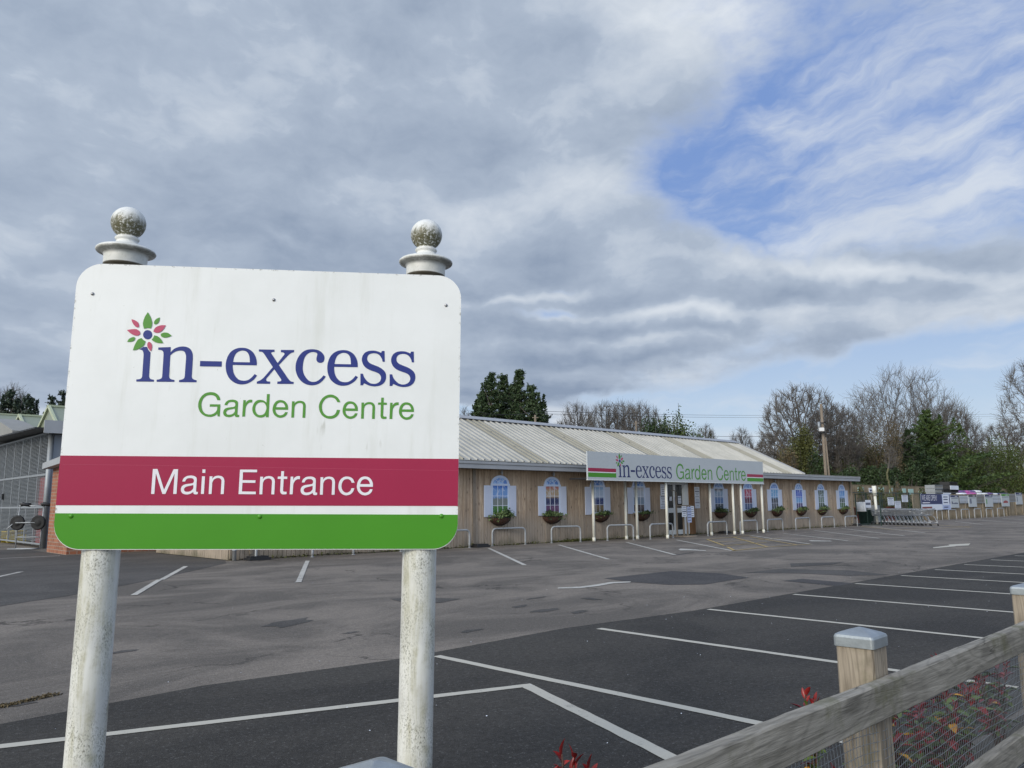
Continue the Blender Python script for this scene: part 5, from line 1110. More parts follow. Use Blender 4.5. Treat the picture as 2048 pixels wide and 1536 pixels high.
for a, b, lb, k in (((1919.5, 991), (1936, 1007), 'slatted grey price board with white strips right of the first poster', 1), ((1954, 989.5), (1970, 1006.5), 'plain brownish price board between the second and third posters', 0), ((1985.5, 990), (2002, 1006.5), 'slatted grey price board with white strips left of the green headed poster', 1), ((2019, 988), (2030, 1004), 'plain brownish price board left of the farthest poster', 0)):
    p, q = wally(a[0], b[1], 22.84), wally(b[0], a[1], 22.84); w_, h_ = q.x - p.x, q.z - p.z
    t = empty('price_rack', (p.x + w_ / 2, 22.84, p.z), lb, 'price board', 'price racks on the boarded fence')
    MB().box(-w_ / 2, w_ / 2, -.015, .03, 0, h_).build('panel', M['galv_dull'], t)
    m2 = MB(); [m2.box(-w_ / 2 + .03, w_ / 2 - .03, -.028, -.0155, h_ * (.14 + i * .17), h_ * (.2 + i * .17)) for i in range(5)]; m2.build('strips', M['paper' if k else 'pole_wood'], t)
# crates and plastic sacks heaped behind the boarded fence
for a, b, lb, c in (((1871, 970), (1885, 987), 'grey mesh sided crate stack above the banner', 'galv_dull'), ((1886, 975), (1900, 989), 'low dark crate stack behind the banner', 'black'), ((1901, 966), (1915, 990), 'tall black display stack with a pale heading behind the first poster', 'black')):
    p, q = wally(a[0], b[1], 24), wally(b[0], a[1], 24); w_ = q.x - p.x
    t = empty('crate_stack', (p.x + w_ / 2, 24.4, 0), lb, 'crates', 'crate stacks behind the boarded fence')
    cm = MB(); zz = 0
    while zz < q.z - .2: 
        cm.box(-w_ / 2, w_ / 2, -.4, .4, zz, zz + .03); [cm.box(-w_ / 2 + i * w_ / 6 - .02, -w_ / 2 + i * w_ / 6 + .02, -.4, .4, zz + .03, zz + .3) for i in range(7)]; cm.box(-w_ / 2, w_ / 2, -.41, .41, zz + .27, zz + .31); zz += .32
    cm.build('crates', M[c], t)
    if c == 'black': MB().box(-w_ / 2, w_ / 2, -.45, -.42, zz - .7, zz - .35).build('heading_card', M['paper'], t)
def sack(x, y, z, m_, label, seed, s=1.0):
    t = empty('plastic_sack', (x, y, z), label, 'sack', 'plastic sacks heaped behind the boarded fence'); r_ = random.Random(seed)
    n, k = 18, 9; vs = []
    for j in range(k + 1):
        v = j / k * 2 - 1
        for i in range(n): a = 2 * math.pi * i / n; e = .55; cx_ = math.copysign(abs(math.cos(a)) ** e, math.cos(a)); sy_ = math.copysign(abs(math.sin(a)) ** .8, math.sin(a)); rr_ = (1 - abs(v) ** 3) ** .5; vs.append((cx_ * .85 * s * rr_ ** .3 * (1 if abs(v) < 1 else 0) + r_.uniform(-.02, .02), v * .42, .12 + sy_ * .13 * rr_ + r_.uniform(-.012, .012)))
    MB().add(vs, [(j*n+i, j*n+(i+1) % n, (j+1)*n+(i+1) % n, (j+1)*n+i) for j in range(k) for i in range(n)], True).build('sack', M[m_], t)
sx = [(1920, 'paper', 'white'), (1930, 'magenta', 'pink'), (1940, 'magenta', 'pink'), (1952, 'cloudwhite', 'white'), (1963, 'cloudwhite', 'white'), (1974, 'purple', 'dark purple'), (1984, 'cloudwhite', 'white'), (1994, 'deepnavy', 'navy'), (2006, 'deepnavy', 'navy'), (1926, 'purple', 'purple'), (1946, 'purple', 'purple'), (1958, 'cloudwhite', 'white'), (1935, 'magenta', 'pink')]
where = ['lying at the left end of the lower layer', 'in the lower layer second from the left', 'in the lower layer third from the left', 'in the middle of the lower layer', 'right of the middle in the lower layer', 'in the lower layer over the green stem poster', 'in the lower layer above the slatted board', 'near the right end of the heap', 'at the far right of the heap', 'on the upper layer at the left', 'on the upper layer behind the plain board', 'on the upper layer at the right', 'on top at the left above the pink ones']
for i, (a, m_, cn) in enumerate(sx):
    X = wally(a, 1009, 24).x; up_ = i >= 9
    sack(X, 23.9 + .3 * up_, 1.98 + (.22 if up_ else 0) + .02 * (i % 3), m_, f'{cn} plastic sack {where[i]}', i)
for i, xx in enumerate((76.3, 79.4, 82.5, 85.6, 88.0)):
    t = empty('pallet_stack', (xx, 24.0, 0), ['pallet under the leftmost sacks', 'pallet under the pink sacks', 'pallet under the middle white sacks', 'pallet under the dark sacks', 'pallet under the rightmost sacks'][i] + ' behind the boarded fence', 'pallet', 'pallets of sacks behind the fence')
    m2 = MB(); [m2.box(-1.4, 1.4, -.5, .5, .3 * k, .3 * k + .28) for k in range(7)]; m2.v = [(a, b, min(c, 1.98)) for a, b, c in m2.v]; m2.build('packs', M['pole_wood'], t)

# ------------------------------------------------------------------ buildings on the far left
brick = empty('brick_store', (7.45, 28.8, 0), 'low red brick store with grey eaves board at the left behind the sign', 'building')
MB().box(7.45, 14.5, 28.8, 31.2, 0, 3.05).build('wall', M['brick'], brick, loc=(-7.45, -28.8, 0))
eb = MB(); eb.add([(7.15, 28.5, 3.0), (7.15, 31.4, 2.86), (7.15, 31.4, 3.06), (7.15, 28.5, 3.24), (14.8, 28.5, 3.0), (14.8, 31.4, 2.86), (14.8, 31.4, 3.06), (14.8, 28.5, 3.24)], [(0, 3, 2, 1), (4, 5, 6, 7), (0, 4, 7, 3), (1, 2, 6, 5), (3, 7, 6, 2), (0, 1, 5, 4)])
eb.build('roof', M['fascia'], brick, loc=(-7.45, -28.8, 0))
shed = empty('steel_shed', (8, 34, 0), 'grey steel clad shed with a tall caged mesh front behind the brick store', 'shed')
SL = (-8, -34, 0)
sh = MB(); x = 8.06
while x < 13: sh.box(x, min(x + .52, 13), 33.98, 34.04, 0, 4.3); sh.box(x + .52, x + .60, 33.93, 34.04, 0, 4.3); x += .6
sh.box(13, 13.1, 34, 46, 0, 4.3); sh.box(8.3, 13, 45.9, 46, 0, 4.3)
sh.build('cladding', M['steel_clad'], shed, loc=SL)
rf = MB(); 
for i in range(48):
    y = 33.4 + i * .27; zz = 4.45 + (y - 33.4) * .012; rf.box(7.25, 13.3, y, y + .16, zz, zz + .05); rf.box(7.25, 13.3, y + .16, y + .27, zz, zz + .018)
rf.build('roof', M['black'], shed, loc=SL)
MB().box(7.55, 13.3, 33.32, 33.39, 4.30, 4.78).build('eaves_board', M['fascia'], shed, loc=SL)
MB().tube([(7.97, 34.0, 0), (7.97, 34.0, 4.4)], .10, 12).build('corner_post', M['galv_dull'], shed, loc=SL)
cg = MB()
for y in (34.15, 35.6, 37.0, 38.4, 39.8, 41.4, 43.2): cg.box(7.96, 8.02, y - .035, y + .035, .1, 4.42 if y > 34.2 else 4.4)
for z in (.12, 1.5, 2.75, 4.36): cg.box(7.955, 8.025, 34.1, 43.2, z, z + .07)
cf = cg.build('cage_front', M['galv_dull'], shed, loc=SL)
cm = MB(); z = .25
while z < 4.35: cm.box(7.985, 7.995, 34.1, 43.2, z, z + .016); z += .055
y = 34.2
while y < 43.2: cm.box(7.984, 7.992, y, y + .005, .15, 4.35); y += .3
cm.build('cage_mesh', M['galv_dull'], shed, loc=SL)
MB().box(8.02, 12.9, 43.3, 43.4, 0, 4.4).build('end_panel', M['steel_clad'], shed, loc=SL)
MB().box(11.5, 11.55, 34.1, 43.3, 0, 4.4).build('inner_wall', M['galv_dull'], shed, loc=SL)
MB().box(7.9, 7.96, 41.2, 41.35, 1.9, 2.15).build('lock', M['black'], shed, loc=SL)
t = empty('red_cabinet', (8.4, 35.2, 0), 'tall faded red cabinet standing inside the mesh cage', 'cabinet')
MB().box(-.3, .3, -.5, .5, 0.1, 2.75).build('carcass', M['red'], t); MB().box(-.33, -.302, -.46, .46, .15, 2.7).build('door', M['red'], t); MB().box(-.36, -.33, .3, .36, 1.2, 1.5).build('handle', M['black'], t)
t = empty('yellow_tub', (8.6, 42.0, 0), 'yellow plastic tub on the floor of the mesh cage at the left edge', 'tub')
MB().lathe([(.0001, 0.0), (.42, 0), (.5, .45), (.55, .46), (.55, .50), (.47, .50), (.4, .06), (.0001, .05)], 20).build('tub', M['yellow'], t); MB().box(-.35, .35, -.9, -.55, 0, .35).build('tray', M['yellow'], t)
t = empty('white_container', (9.3, 37.8, 1.9), 'white rounded container on a shelf inside the mesh cage', 'container')
MB().lathe([(.0001, 0.0), (.2, 0), (.22, .5), (.12, .62), (.12, .7), (.0001, .7)], 16).build('bottle', M['cloudwhite'], t); MB().box(-.5, .5, -1.2, 1.2, -.05, -.01).build('shelf', M['galv_dull'], t)
# folded flat-bed trolley stood against the cage
ft_ = empty('upright_hand_trolley', (7.45, 33.75, 0), 'steel hand trolley with black wheels standing upright at the cage corner', 'hand trolley')
h_ = MB(); 
d1 = Vector((.66, -.75, 0)).normalized()
A = Vector((-.35, .30, 0)); B2 = A + d1 * .95
for P0 in (A, B2): h_.tube([P0 + Vector((0, 0, .04)), P0 + Vector((.0, 0, .6)), P0 + Vector((.03, 0, 1.6))], .022, 8)
for z in (.04, .45, 1.6): h_.tube([A + Vector((0, 0, z)), B2 + Vector((0, 0, z))], .02, 6)
h_.tube([A + Vector((0, 0, .04)), A + Vector((-.3, -.25, .04)), B2 + Vector((-.3, -.25, .04)), B2 + Vector((0, 0, .04))], .022, 6)
h_.tube([A + Vector((-.35, -.1, .75)), A + Vector((-.1, -.05, 1.0)), A + Vector((.0, 0, 1.05))], .02, 6)
h_.build('frame', M['galv'], ft_)
for P0 in (A + d1 * .12, B2 - d1 * .02):
    w = MB(); c0 = P0 + Vector((-.12, -.1, .98)); vs = []; n = 24; u = Vector((0, 0, 1)); v2 = Vector((.75, .66, 0)).normalized().cross(u)
    ax = Vector((.75, .66, 0)).normalized(); v2 = ax.cross(u)
    for rr_, dd in ((.0, -.05), (.10, -.05), (.11, -.03), (.2, -.03), (.26, -.05), (.27, 0), (.26, .05), (.1, .05), (.0, .05)):
        for k in range(n): a = 2 * math.pi * k / n; vs.append(c0 + ax * dd + (u * math.cos(a) + v2 * math.sin(a)) * rr_)
    w.add(vs, [(i*n+k, i*n+(k+1) % n, (i+1)*n+(k+1) % n, (i+1)*n+k) for i in range(8) for k in range(n)], True).build('wheel', M['rubber'], ft_)
    MB().tube([P0 + Vector((-.05, 0, 1.62)), P0 + Vector((.02, -.02, 1.66)), P0 + Vector((.22, -.2, 1.62))], .07, 8).build('grip', M['black'], ft_)
h2 = MB().tube([A + d1 * .12 + Vector((-.2, -.15, .98)), B2 + Vector((-.12, -.1, .98))], .02, 6); h2.build('axle', M['galv'], ft_)
# glasshouse gables beyond
gh = empty('glasshouse', (9, 45, 0), 'row of pale green framed glasshouse gables rising behind the steel shed', 'glasshouse')
GL_ = (-9, -45, 0)
def gable(name_x, yr, zr, half, drop, x1):
    x0 = name_x; m_ = MB(); g_ = MB()
    for s in (-1, 1):
        g_.add([(x0, yr, zr), (x1, yr, zr), (x1, yr + s * half, zr - drop), (x0, yr + s * half, zr - drop)], [(0, 1, 2, 3) if s < 0 else (3, 2, 1, 0)])
        m_.bar((x0 - .03, yr, zr + .02), (x0 - .03, yr + s * half, zr - drop + .02), .12, .14)
        for i in range(1, 7): xx = x0 + (x1 - x0) * i / 7; m_.bar((xx, yr, zr + .03), (xx, yr + s * half, zr - drop + .03), .10 if i % 2 else .05, .06)
    g_.add([(x0 + .02, yr, zr), (x0 + .02, yr - half, zr - drop), (x0 + .02, yr + half, zr - drop)], [(0, 1, 2)])
    g_.add([(x0 + .02, yr - half, zr - drop), (x0 + .02, yr + half, zr - drop), (x0 + .02, yr + half, 0), (x0 + .02, yr - half, 0)], [(0, 1, 2, 3)])
    m_.bar((x0 - .1, yr, zr + .04), (x1, yr, zr + .04), .14, .10)
    g_.build('roof', M['olive_glass'], gh, loc=GL_); m_.build('gable_frame', M['olive_frame'], gh, loc=GL_)
pk = lambda a, b, X: EYE + ray(a, b) * (X / ray(a, b).x)
q = pk(99, 813, 10.5); gable(10.5, q.y, q.z, 3.0, 1.75, 40)
q = pk(40, 831, 10.5); gable(10.5, q.y, q.z, 3.0, 1.55, 40)
q = pk(-45, 826, 10.5); gable(10.5, q.y, q.z, 3.0, 1.55, 40)
MB().box(12.5, 14.5, 49, 53, 5.6, 6.35).build('ridge_vent', M['bluepaper'], gh, loc=GL_)
lc = empty('rendered_wall', (9.2, 50, 0), 'pale rendered curved parapet building at the left edge above the shed roof', 'building')
cw = MB(); prof = [(40.5, 0)] ; n = 10
ys = [45.4 + i * 1.4 for i in range(n + 1)]; zt = [5.35 + 1.25 * math.sin(min(1, i / 6) * math.pi / 2) for i in range(n + 1)]
for i in range(n): cw.add([(8.9, ys[i], 0), (8.9, ys[i+1], 0), (8.9, ys[i+1], zt[i+1]), (8.9, ys[i], zt[i]), (10.2, ys[i], 0), (10.2, ys[i+1], 0), (10.2, ys[i+1], zt[i+1]), (10.2, ys[i], zt[i])], [(0, 3, 2, 1), (4, 5, 6, 7), (3, 7, 6, 2), (0, 4, 7, 3)])
cw.build('wall', M['concrete'], lc, loc=(-9.2, -50, 0))
MB().box(8.84, 8.9, 46.5, 49.5, 1.5, 3.3).build('window', M['glass_dark'], lc, loc=(-9.2, -50, 0)); MB().box(8.8, 8.88, 45.4, 47.0, 2.6, 3.1).build('name_plate', M['paper'], lc, loc=(-9.2, -50, 0))

# ------------------------------------------------------------------ poles and overhead lines
def hpos(a, b, dist): d = ray(a, b); k = dist / math.hypot(d.x, d.y); return EYE + d * k
p1 = hpos(1642, 808, 62); pf_ = far(1656, 62)
up_ = empty('utility_pole', (pf_.x, pf_.y, 0), 'tall wooden utility pole with a white box behind the far roof end', 'utility pole')
L0 = lambda v: Vector(v) - Vector((pf_.x, pf_.y, 0))
MB().tube([(0, 0, 0), L0((p1.x, p1.y, p1.z))], [.125, .10], 12).build('pole', M['pole_wood'], up_)
q = hpos(1646, 860, 61.6); MB().tube([(.30, -.2, 0), tuple(L0((p1.x + .12, p1.y - .1, 6.2)))], [.075, .065], 8).build('stub_pole', M['pole_wood'], up_)
b_ = MB().box(-.17, .17, -.12, .12, -.13, .13); o = b_.build('transformer_box', M['cloudwhite'], up_, loc=tuple(L0(hpos(1643, 859, 61.4))), bevel=.02); o.rotation_euler.z = R(-46)
o = MB().tube([(-.0, 0, -.25), (0, 0, .3)], .10, 12).build('transformer', M['galv_dull'], up_, loc=tuple(L0(hpos(1638, 852, 61.7))))
c_ = MB(); 
for a, b in (((1638, 866), (1663, 864)), ((1636, 845), (1650, 846)), ((1640, 869), (1650, 862))): c_.tube([L0(hpos(*a, 61.8)), L0(hpos(*b, 61.8))], .03, 6)
for a in ((1657, 861), (1651, 845), (1639, 867)): c_.lathe([(.0001, .14), (.06, .12), (.08, .06), (.06, 0), (.0001, 0)], 8, tuple(L0(hpos(*a, 61.8))))
c_.build('insulators', M['black'], up_)
for (bx_, ty, dist, lb) in ((1070.5, 830, 60, 'short wooden line pole in front of the dark conifers behind the roof'), (1272, 842, 75, 'short wooden line pole in front of the bare trees behind the roof')):
    tp = hpos(bx_, ty, dist); t = empty('line_pole', (tp.x, tp.y, 0), lb, 'utility pole', 'distant line poles'); MB().tube([(0, 0, 0), (0, 0, tp.z)], [.11, .08], 8).build('pole', M['pole_wood'], t); MB().bar((-.17, .17, tp.z - .2), (.17, -.17, tp.z - .2), .06, .06).build('cross_arm', M['pole_wood'], t)
def cable(pts, r, label, sag=.3):
    vs = [hpos(*p) for p in pts]; out = []
    for i in range(len(vs) - 1):
        for k in range(13):
            if k == 0 and i: continue
            t = k / 12; p = vs[i].lerp(vs[i+1], t); p.z -= sag * 4 * t * (1 - t); out.append(p)
    o = MB().tube(out, r, 4).build('overhead_cable', M['wire']); tag(o, label, 'cable', 'overhead cables')
cable([(960, 824, 58), (1070, 822, 62), (1640, 829, 150), (2120, 825, 190)], .018, 'upper overhead cable running across the trees behind the building', .25)
cable([(1070, 827, 62), (1640, 833, 150), (2120, 830, 190)], .018, 'lower overhead cable of the pair running across the trees behind the building', .25)
cable([(960, 829, 58), (1068, 826, 62)], .012, 'thin cable reaching the line pole in front of the conifers', .1)
cable([(1360, 869, 80), (1636, 868, 62)], .02, 'single overhead cable joining the utility pole from the left', .2)

# ------------------------------------------------------------------ trees
def zat(py, dist, pxx=1600): return hpos(pxx, py, dist).z
def segs_to_mesh(S, n=3):
    P0 = np.array([s[0] for s in S]); P1 = np.array([s[1] for s in S]); r0 = np.array([s[2] for s in S]); r1 = np.array([s[3] for s in S])
    d = P1 - P0; L = np.linalg.norm(d, axis=1, keepdims=True) + 1e-9; d = d / L; ref = np.where(np.abs(d[:, 2:3]) > .9, np.array([[1., 0, 0]]), np.array([[0, 0, 1.]]))
    u = np.cross(d, ref); u /= np.linalg.norm(u, axis=1, keepdims=True); v = np.cross(d, u); V = []
    for P, r in ((P0, r0), (P1, r1)):
        for k in range(n): a = 2 * math.pi * k / n; V.append(P + (u * math.cos(a) + v * math.sin(a)) * r[:, None])
    V = np.stack(V, 1).reshape(-1, 3); b = np.arange(len(S))[:, None, None] * 2 * n
    f = np.array([[k, (k+1) % n, n + (k+1) % n, n + k] for k in range(n)])[None]
    return V, (b + f).reshape(-1, 4)
def colonize(r, env, base_pts, step, infl, kill, iters=200, up=.12, maxn=6000):
    A = env; N = [np.array(p, float) for p in base_pts[0]]; par = list(base_pts[1]); N = np.array(N); alive = np.ones(len(A), bool); near = np.full(len(A), 1e9); who = np.zeros(len(A), int)
    def upd(i0):
        nonlocal near, who
        for s in range(i0, len(N), 64):
            d = np.linalg.norm(A[:, None] - N[None, s:s+64], axis=2); k = d.argmin(1); m_ = d[np.arange(len(A)), k]; b = m_ < near; near[b] = m_[b]; who[b] = k[b] + s
    upd(0)
    for it in range(iters):
        act = alive & (near < infl)
        if not act.any(): break
        w = who[act]; V = A[act] - N[w]; V /= np.linalg.norm(V, axis=1, keepdims=True) + 1e-9
        acc = np.zeros((len(N), 3)); np.add.at(acc, w, V); ids = np.unique(w); D = acc[ids] + r.normal(size=(len(ids), 3)) * .22 + np.array([0, 0, up]); D /= np.linalg.norm(D, axis=1, keepdims=True) + 1e-9
        n0 = len(N); N = np.concatenate([N, N[ids] + D * step]); par += list(ids); upd(n0); alive &= near > kill
        if len(N) > maxn: break
    return N, np.array(par)
def bare_tree(pxx, dist, top, label, seed, wpx=60, bottom=None, fork=.18, stems=3, lobes=((0, 0, .62, .5, .38),), n=1500, trunkr=None, mat='bark_dark', twig=.012, group='bare winter trees', up=.10, step=None, twigs=7, lean=0.0, name='bare_tree', tw=1.5):
    # lobes: (across, depth, height, half width, half height) as fractions of the width / height of the tree
    g = far(pxx, dist); H = hpos(pxx, top, dist).z; W_ = wpx * dist / 1570; r = np.random.default_rng(seed); P = []
    tot = sum(l[3] * l[3] * l[4] for l in lobes)
    for (a, b, h, hw, hh) in lobes:
        m_ = int(1.35 * n * hw * hw * hh / tot); c = r.normal(size=(m_, 3)); c /= np.linalg.norm(c, axis=1, keepdims=True); c *= r.random((m_, 1)) ** .30
        P.append(c * np.array([W_ * hw, W_ * hw * .8, H * hh]) + np.array([a * W_, b * W_, h * H]))
    A = np.concatenate(P); A = A[A[:, 2] > H * fork * .7]
    step = step or H / 52; k = max(1, int(H * fork / step)); base = [(0, 0, 0)]; par = [-1]
    for i in range(k): base.append((lean * (i + 1) * step + r.normal() * .02, 0, (i + 1) * step)); par.append(i)
    N, par = colonize(r, A, (base, par), step, step * 16, step * 2.1, up=up)
    cnt = np.zeros(len(N)); ch = np.zeros(len(N), int)
    for i in range(len(N) - 1, 0, -1):
        if cnt[i] == 0: cnt[i] = 1
        cnt[par[i]] += cnt[i]; ch[par[i]] += 1
    R0 = trunkr or H * .018; ex = 1 / 2.2; rad = np.maximum((cnt / cnt[0]) ** ex * R0, twig)
    # face the width across the view
    def rot(Q): Q = np.asarray(Q); return np.stack([Q[:, 0] * fy + Q[:, 1] * fx, -Q[:, 0] * fx + Q[:, 1] * fy, Q[:, 2]], 1)
    Nr = rot(N); big, small = [], []
    for i in range(1, len(N)): (big if cnt[i] > 10 or len(big) < 3 else small).append((Nr[par[i]], Nr[i], rad[par[i]] if cnt[par[i]] < cnt[i] * 3 else rad[i] * 1.15, rad[i]))
    cc = np.array([0, 0, H * .45])
    tips = [i for i in range(1, len(N)) if cnt[i] <= 3]
    for i in tips:
        d0 = Nr[i] - Nr[par[i]]; d0 /= np.linalg.norm(d0) + 1e-9; o = Nr[i] - cc; o /= np.linalg.norm(o) + 1e-9
        for j in range(twigs):
            d = d0 * .6 + o * .5 + r.normal(size=3) * .55 + np.array([0, 0, .15]); d /= np.linalg.norm(d); L = step * r.uniform(1.2, 3.0) * tw; m2 = Nr[i] + d * L * .5; d2 = d + r.normal(size=3) * .3 + np.array([0, 0, .12]); d2 /= np.linalg.norm(d2)
            small.append((Nr[i], m2, twig, twig * .8)); small.append((m2, m2 + d2 * L * .5, twig * .8, twig * .5))
    t = empty(name, (g.x, g.y, 0), label, 'tree', group)
    V, F = segs_to_mesh(big, 6); npmesh('trunk', V, F, M[mat], t, True); V, F = segs_to_mesh(small, 3); npmesh('crown', V, F, M['bark_dark'], t)
    return t
def leafy(V0, n, size, r, stretch=1.5):
    c = V0; n = len(c); d = r.normal(size=(n, 3)); d /= np.linalg.norm(d, axis=1)[:, None]; e = np.cross(d, r.normal(size=(n, 3))); e /= np.linalg.norm(e, axis=1)[:, None] + 1e-9
    s = size * r.uniform(.55, 1.35, (n, 1)); V = np.stack([c - d * s * stretch * .5, c + e * s * .5, c + d * s * stretch * .5, c - e * s * .5], 1).reshape(-1, 3)
    return V, np.arange(n * 4).reshape(n, 4)
def conifer(pxx, dist, top, wpx, label, seed, mat='conifer', n=26, dens=1.0, expo=.78, group='dark evergreen conifers', up=.05, tops=1, base=.0, leader=True):
    g = far(pxx, dist); H = hpos(pxx, top, dist).z; W_ = wpx * dist / 1570 / 2; r = np.random.default_rng(seed)
    t = empty('conifer', (g.x, g.y, 0), label, 'tree', group); S = []; L = []
    S.append(((0, 0, 0), (0, 0, H * .97), H * .016, .03))
    lev = int(n * 1.6)
    for i in range(lev):
        f = (i + r.random()) / lev; z = H * (base + (1 - base) * f); rad = W_ * (1 - f) ** expo * (1.0 if f > .12 else .75 + 2 * f) * r.uniform(.62, 1.12) + .12
        for k in range(int(5 + 5 * (1 - f))):
            a = r.random() * 6.283; rr_ = rad * r.uniform(.6, 1.1); ln = max(.3, rr_ * r.choice([.6, .85, 1.0, 1.5])); tip = np.array([math.cos(a) * ln, math.sin(a) * ln, z + up * ln - .12 * ln * (1 - f) + r.normal() * .1])
            p0 = np.array([0, 0, z - ln * .15]); S.append((tuple(p0), tuple(tip), .035, .012))
            m_ = int((26 + 95 * ln / 3) * dens); q = r.random((m_, 1)) ** .7 * .9 + .12; c = p0 + (tip - p0) * q; c[:, 2] += np.sin(q[:, 0] * 3) * .08 * ln
            wd = .07 + .17 * ln * (1.05 - q) * .6; c += r.normal(size=(m_, 3)) * np.concatenate([wd, wd, wd * .5], 1); L.append(c)
            # upturned tip sprays
            L.append(tip + r.normal(size=(4, 3)) * .07 + np.array([0, 0, .10]) * r.random((4, 1)) * 2)
    for q in range(5 if wpx > 85 else 1):
        a = r.random() * 6.28; rr_ = W_ * (.16 + .07 * q) * (q > 0); zt = H * (1 - .030 * q * r.uniform(.6, 1.3)); zz = r.random((260, 1)) ** .8; ang = r.random((260, 1)) * 6.28; w_ = .02 + (1 - zz) ** 1.3 * W_ * .15
        L.append(np.concatenate([math.cos(a) * rr_ + np.cos(ang) * w_, math.sin(a) * rr_ + np.sin(ang) * w_, zt - (1 - zz) * H * .19 - w_ * .2], 1) + r.normal(size=(260, 3)) * .05); S.append(((0, 0, H * .75), (math.cos(a) * rr_, math.sin(a) * rr_, zt), .06, .015))
    if leader: L.append(np.array([[0, 0, H - .6 + .5 * q] for q in r.random(24)]) + r.normal(size=(24, 3)) * np.array([.07, .07, .1]))
    C_ = np.concatenate(L); V, F = leafy(C_, 0, .10 * (dist / 70) ** .5, r, 2.6)
    npmesh('crown', V, F, M[mat], t); V, F = segs_to_mesh(S, 4); npmesh('trunk', V, F, M['bark'], t)
    return t
def bush(pxx, dist, top, wpx, label, seed, mat='hedge', n=7000, size=.2, lobes=9, twigs=True, cat='bush', name='bush', group='bushes and scrub below the trees', depth=.6, tall=1.0, flat=.0, stemr=.03):
    g = far(pxx, dist); H = hpos(pxx, top, dist).z; W_ = wpx * dist / 1570 / 2; r = np.random.default_rng(seed)
    t = empty(name, (g.x, g.y, 0), label, cat, group); L = []
    # clumps in a rough dome
    for i in range(lobes):
        a = r.random() * 6.283; q = r.random() ** .5; cx_, cy_ = math.cos(a) * q, math.sin(a) * q; hz_ = math.sqrt(max(0, 1 - q * q * (.85 - flat))) ; zc = r.uniform(.25, .86) * hz_
        rad = np.array([r.uniform(.25, .42), r.uniform(.25, .42), r.uniform(.16, .30)]); m_ = int(n / lobes); c = r.normal(size=(m_, 3)); nn = np.linalg.norm(c, axis=1, keepdims=True); c = c / nn * (r.random((m_, 1)) ** .45)
        L.append((np.array([cx_ * .72, cy_ * .72, zc]) + c * rad))
    C_ = np.concatenate(L); C_ = C_[(C_[:, 2] > .02)]; C_[:, 2] /= np.percentile(C_[:, 2], 99.7); C_ *= np.array([W_, W_ * depth, H]); C_ += r.normal(size=C_.shape) * size * .7
    # rotate so that the width lies across the view
    ca_, sa__ = fy, -fx; C2 = C_.copy(); C2[:, 0] = C_[:, 0] * ca_ + C_[:, 1] * fx; C2[:, 1] = C_[:, 0] * sa__ + C_[:, 1] * fy
    V, F = leafy(C2, 0, size, r, 1.4); npmesh('crown', V, F, M[mat], t)
    if twigs:
        S = []
        for c in C2[r.choice(len(C2), min(len(C2), 260), replace=False)]:
            p = Vector((c[0] * .12, c[1] * .12, 0)); q = Vector(c) * 1.03; mid = p.lerp(q, .55) + Vector((r.normal() * .12, r.normal() * .12, r.normal() * .1)); S += [(tuple(p), tuple(mid), stemr, stemr * .7), (tuple(mid), tuple(q), stemr * .7, stemr * .35)]
        V, F = segs_to_mesh(S, 3); npmesh('stems', V, F, M['bark_dark'], t)
    return t

RND = ((0, 0, .70, .5, .28),)
FAN = ((0, 0, .60, .34, .40), (-.28, 0, .55, .25, .30), (.28, 0, .55, .25, .30))
def fdist(a, extra=4): d = ray(a, 1009); return 30.0 / abs(d.y) * math.hypot(d.x, d.y) + extra      # just beyond the rear fence
# behind the middle of the roof
for a in ((984, 66, 747, 128, 'tall ragged dark conifer just right of the top of the sign board', 1, 'conifer', 30), (1006, 69, 751, 100, 'dark conifer filling the middle of the group behind the roof', 2, 'conifer', 28), (1042, 66, 742, 138, 'tallest dark conifer at the right of the group behind the roof', 3, 'conifer', 32),
          (964, 67, 786, 90, 'shorter conifer at the left foot of the dark group', 4, 'conifer', 22), (1066, 64, 772, 130, 'broad lower conifer on the right side of the dark group', 5, 'conifer', 26), (955, 70, 808, 66, 'low sparse conifer nearest the edge of the sign', 6, 'conifer', 16), (1024, 71, 768, 110, 'conifer filling the gap in front of the tallest one', 7, 'conifer', 24), (1084, 66, 806, 90, 'low conifer at the right foot of the dark group', 8, 'conifer', 18)):
    conifer(*a[:7], n=a[7], up=.22)
bare_tree(1158, 100, 801, 'round headed pale bare tree right of the dark conifers', 11, 76, lobes=RND, n=1100)
bare_tree(1124, 100, 838, 'low twiggy bare tree next to the dark conifers', 12, 60, lobes=((0, 0, .6, .5, .38),), n=700)
bare_tree(1180, 104, 835, 'low pale bare tree in the gap between two bare crowns', 10, 60, lobes=RND, n=700)
bare_tree(1216, 95, 799, 'left tree of the dense bare group behind the roof', 13, 84, lobes=RND, n=1500, twigs=7)
bare_tree(1252, 98, 798, 'middle tree of the dense bare group behind the roof', 14, 84, lobes=RND, n=1500, twigs=7)
bare_tree(1288, 95, 802, 'right tree of the dense bare group behind the roof', 15, 92, lobes=RND, n=1500, twigs=7)
bare_tree(930, 95, 815, 'faint bare tree against the sky at the right edge of the sign', 16, 70, lobes=RND, n=700)
bare_tree(1418, 95, 846, 'small bare tree above the right part of the roof', 17, 48, lobes=RND, n=600)
bare_tree(1490, 100, 856, 'bare sapling just beyond the end of the roof ridge', 18, 52, lobes=RND, n=700)
bare_tree(1535, 100, 886, 'low bare scrub tree beside the sloping roof edge', 19, 80, lobes=((0, 0, .6, .5, .36),), n=800)
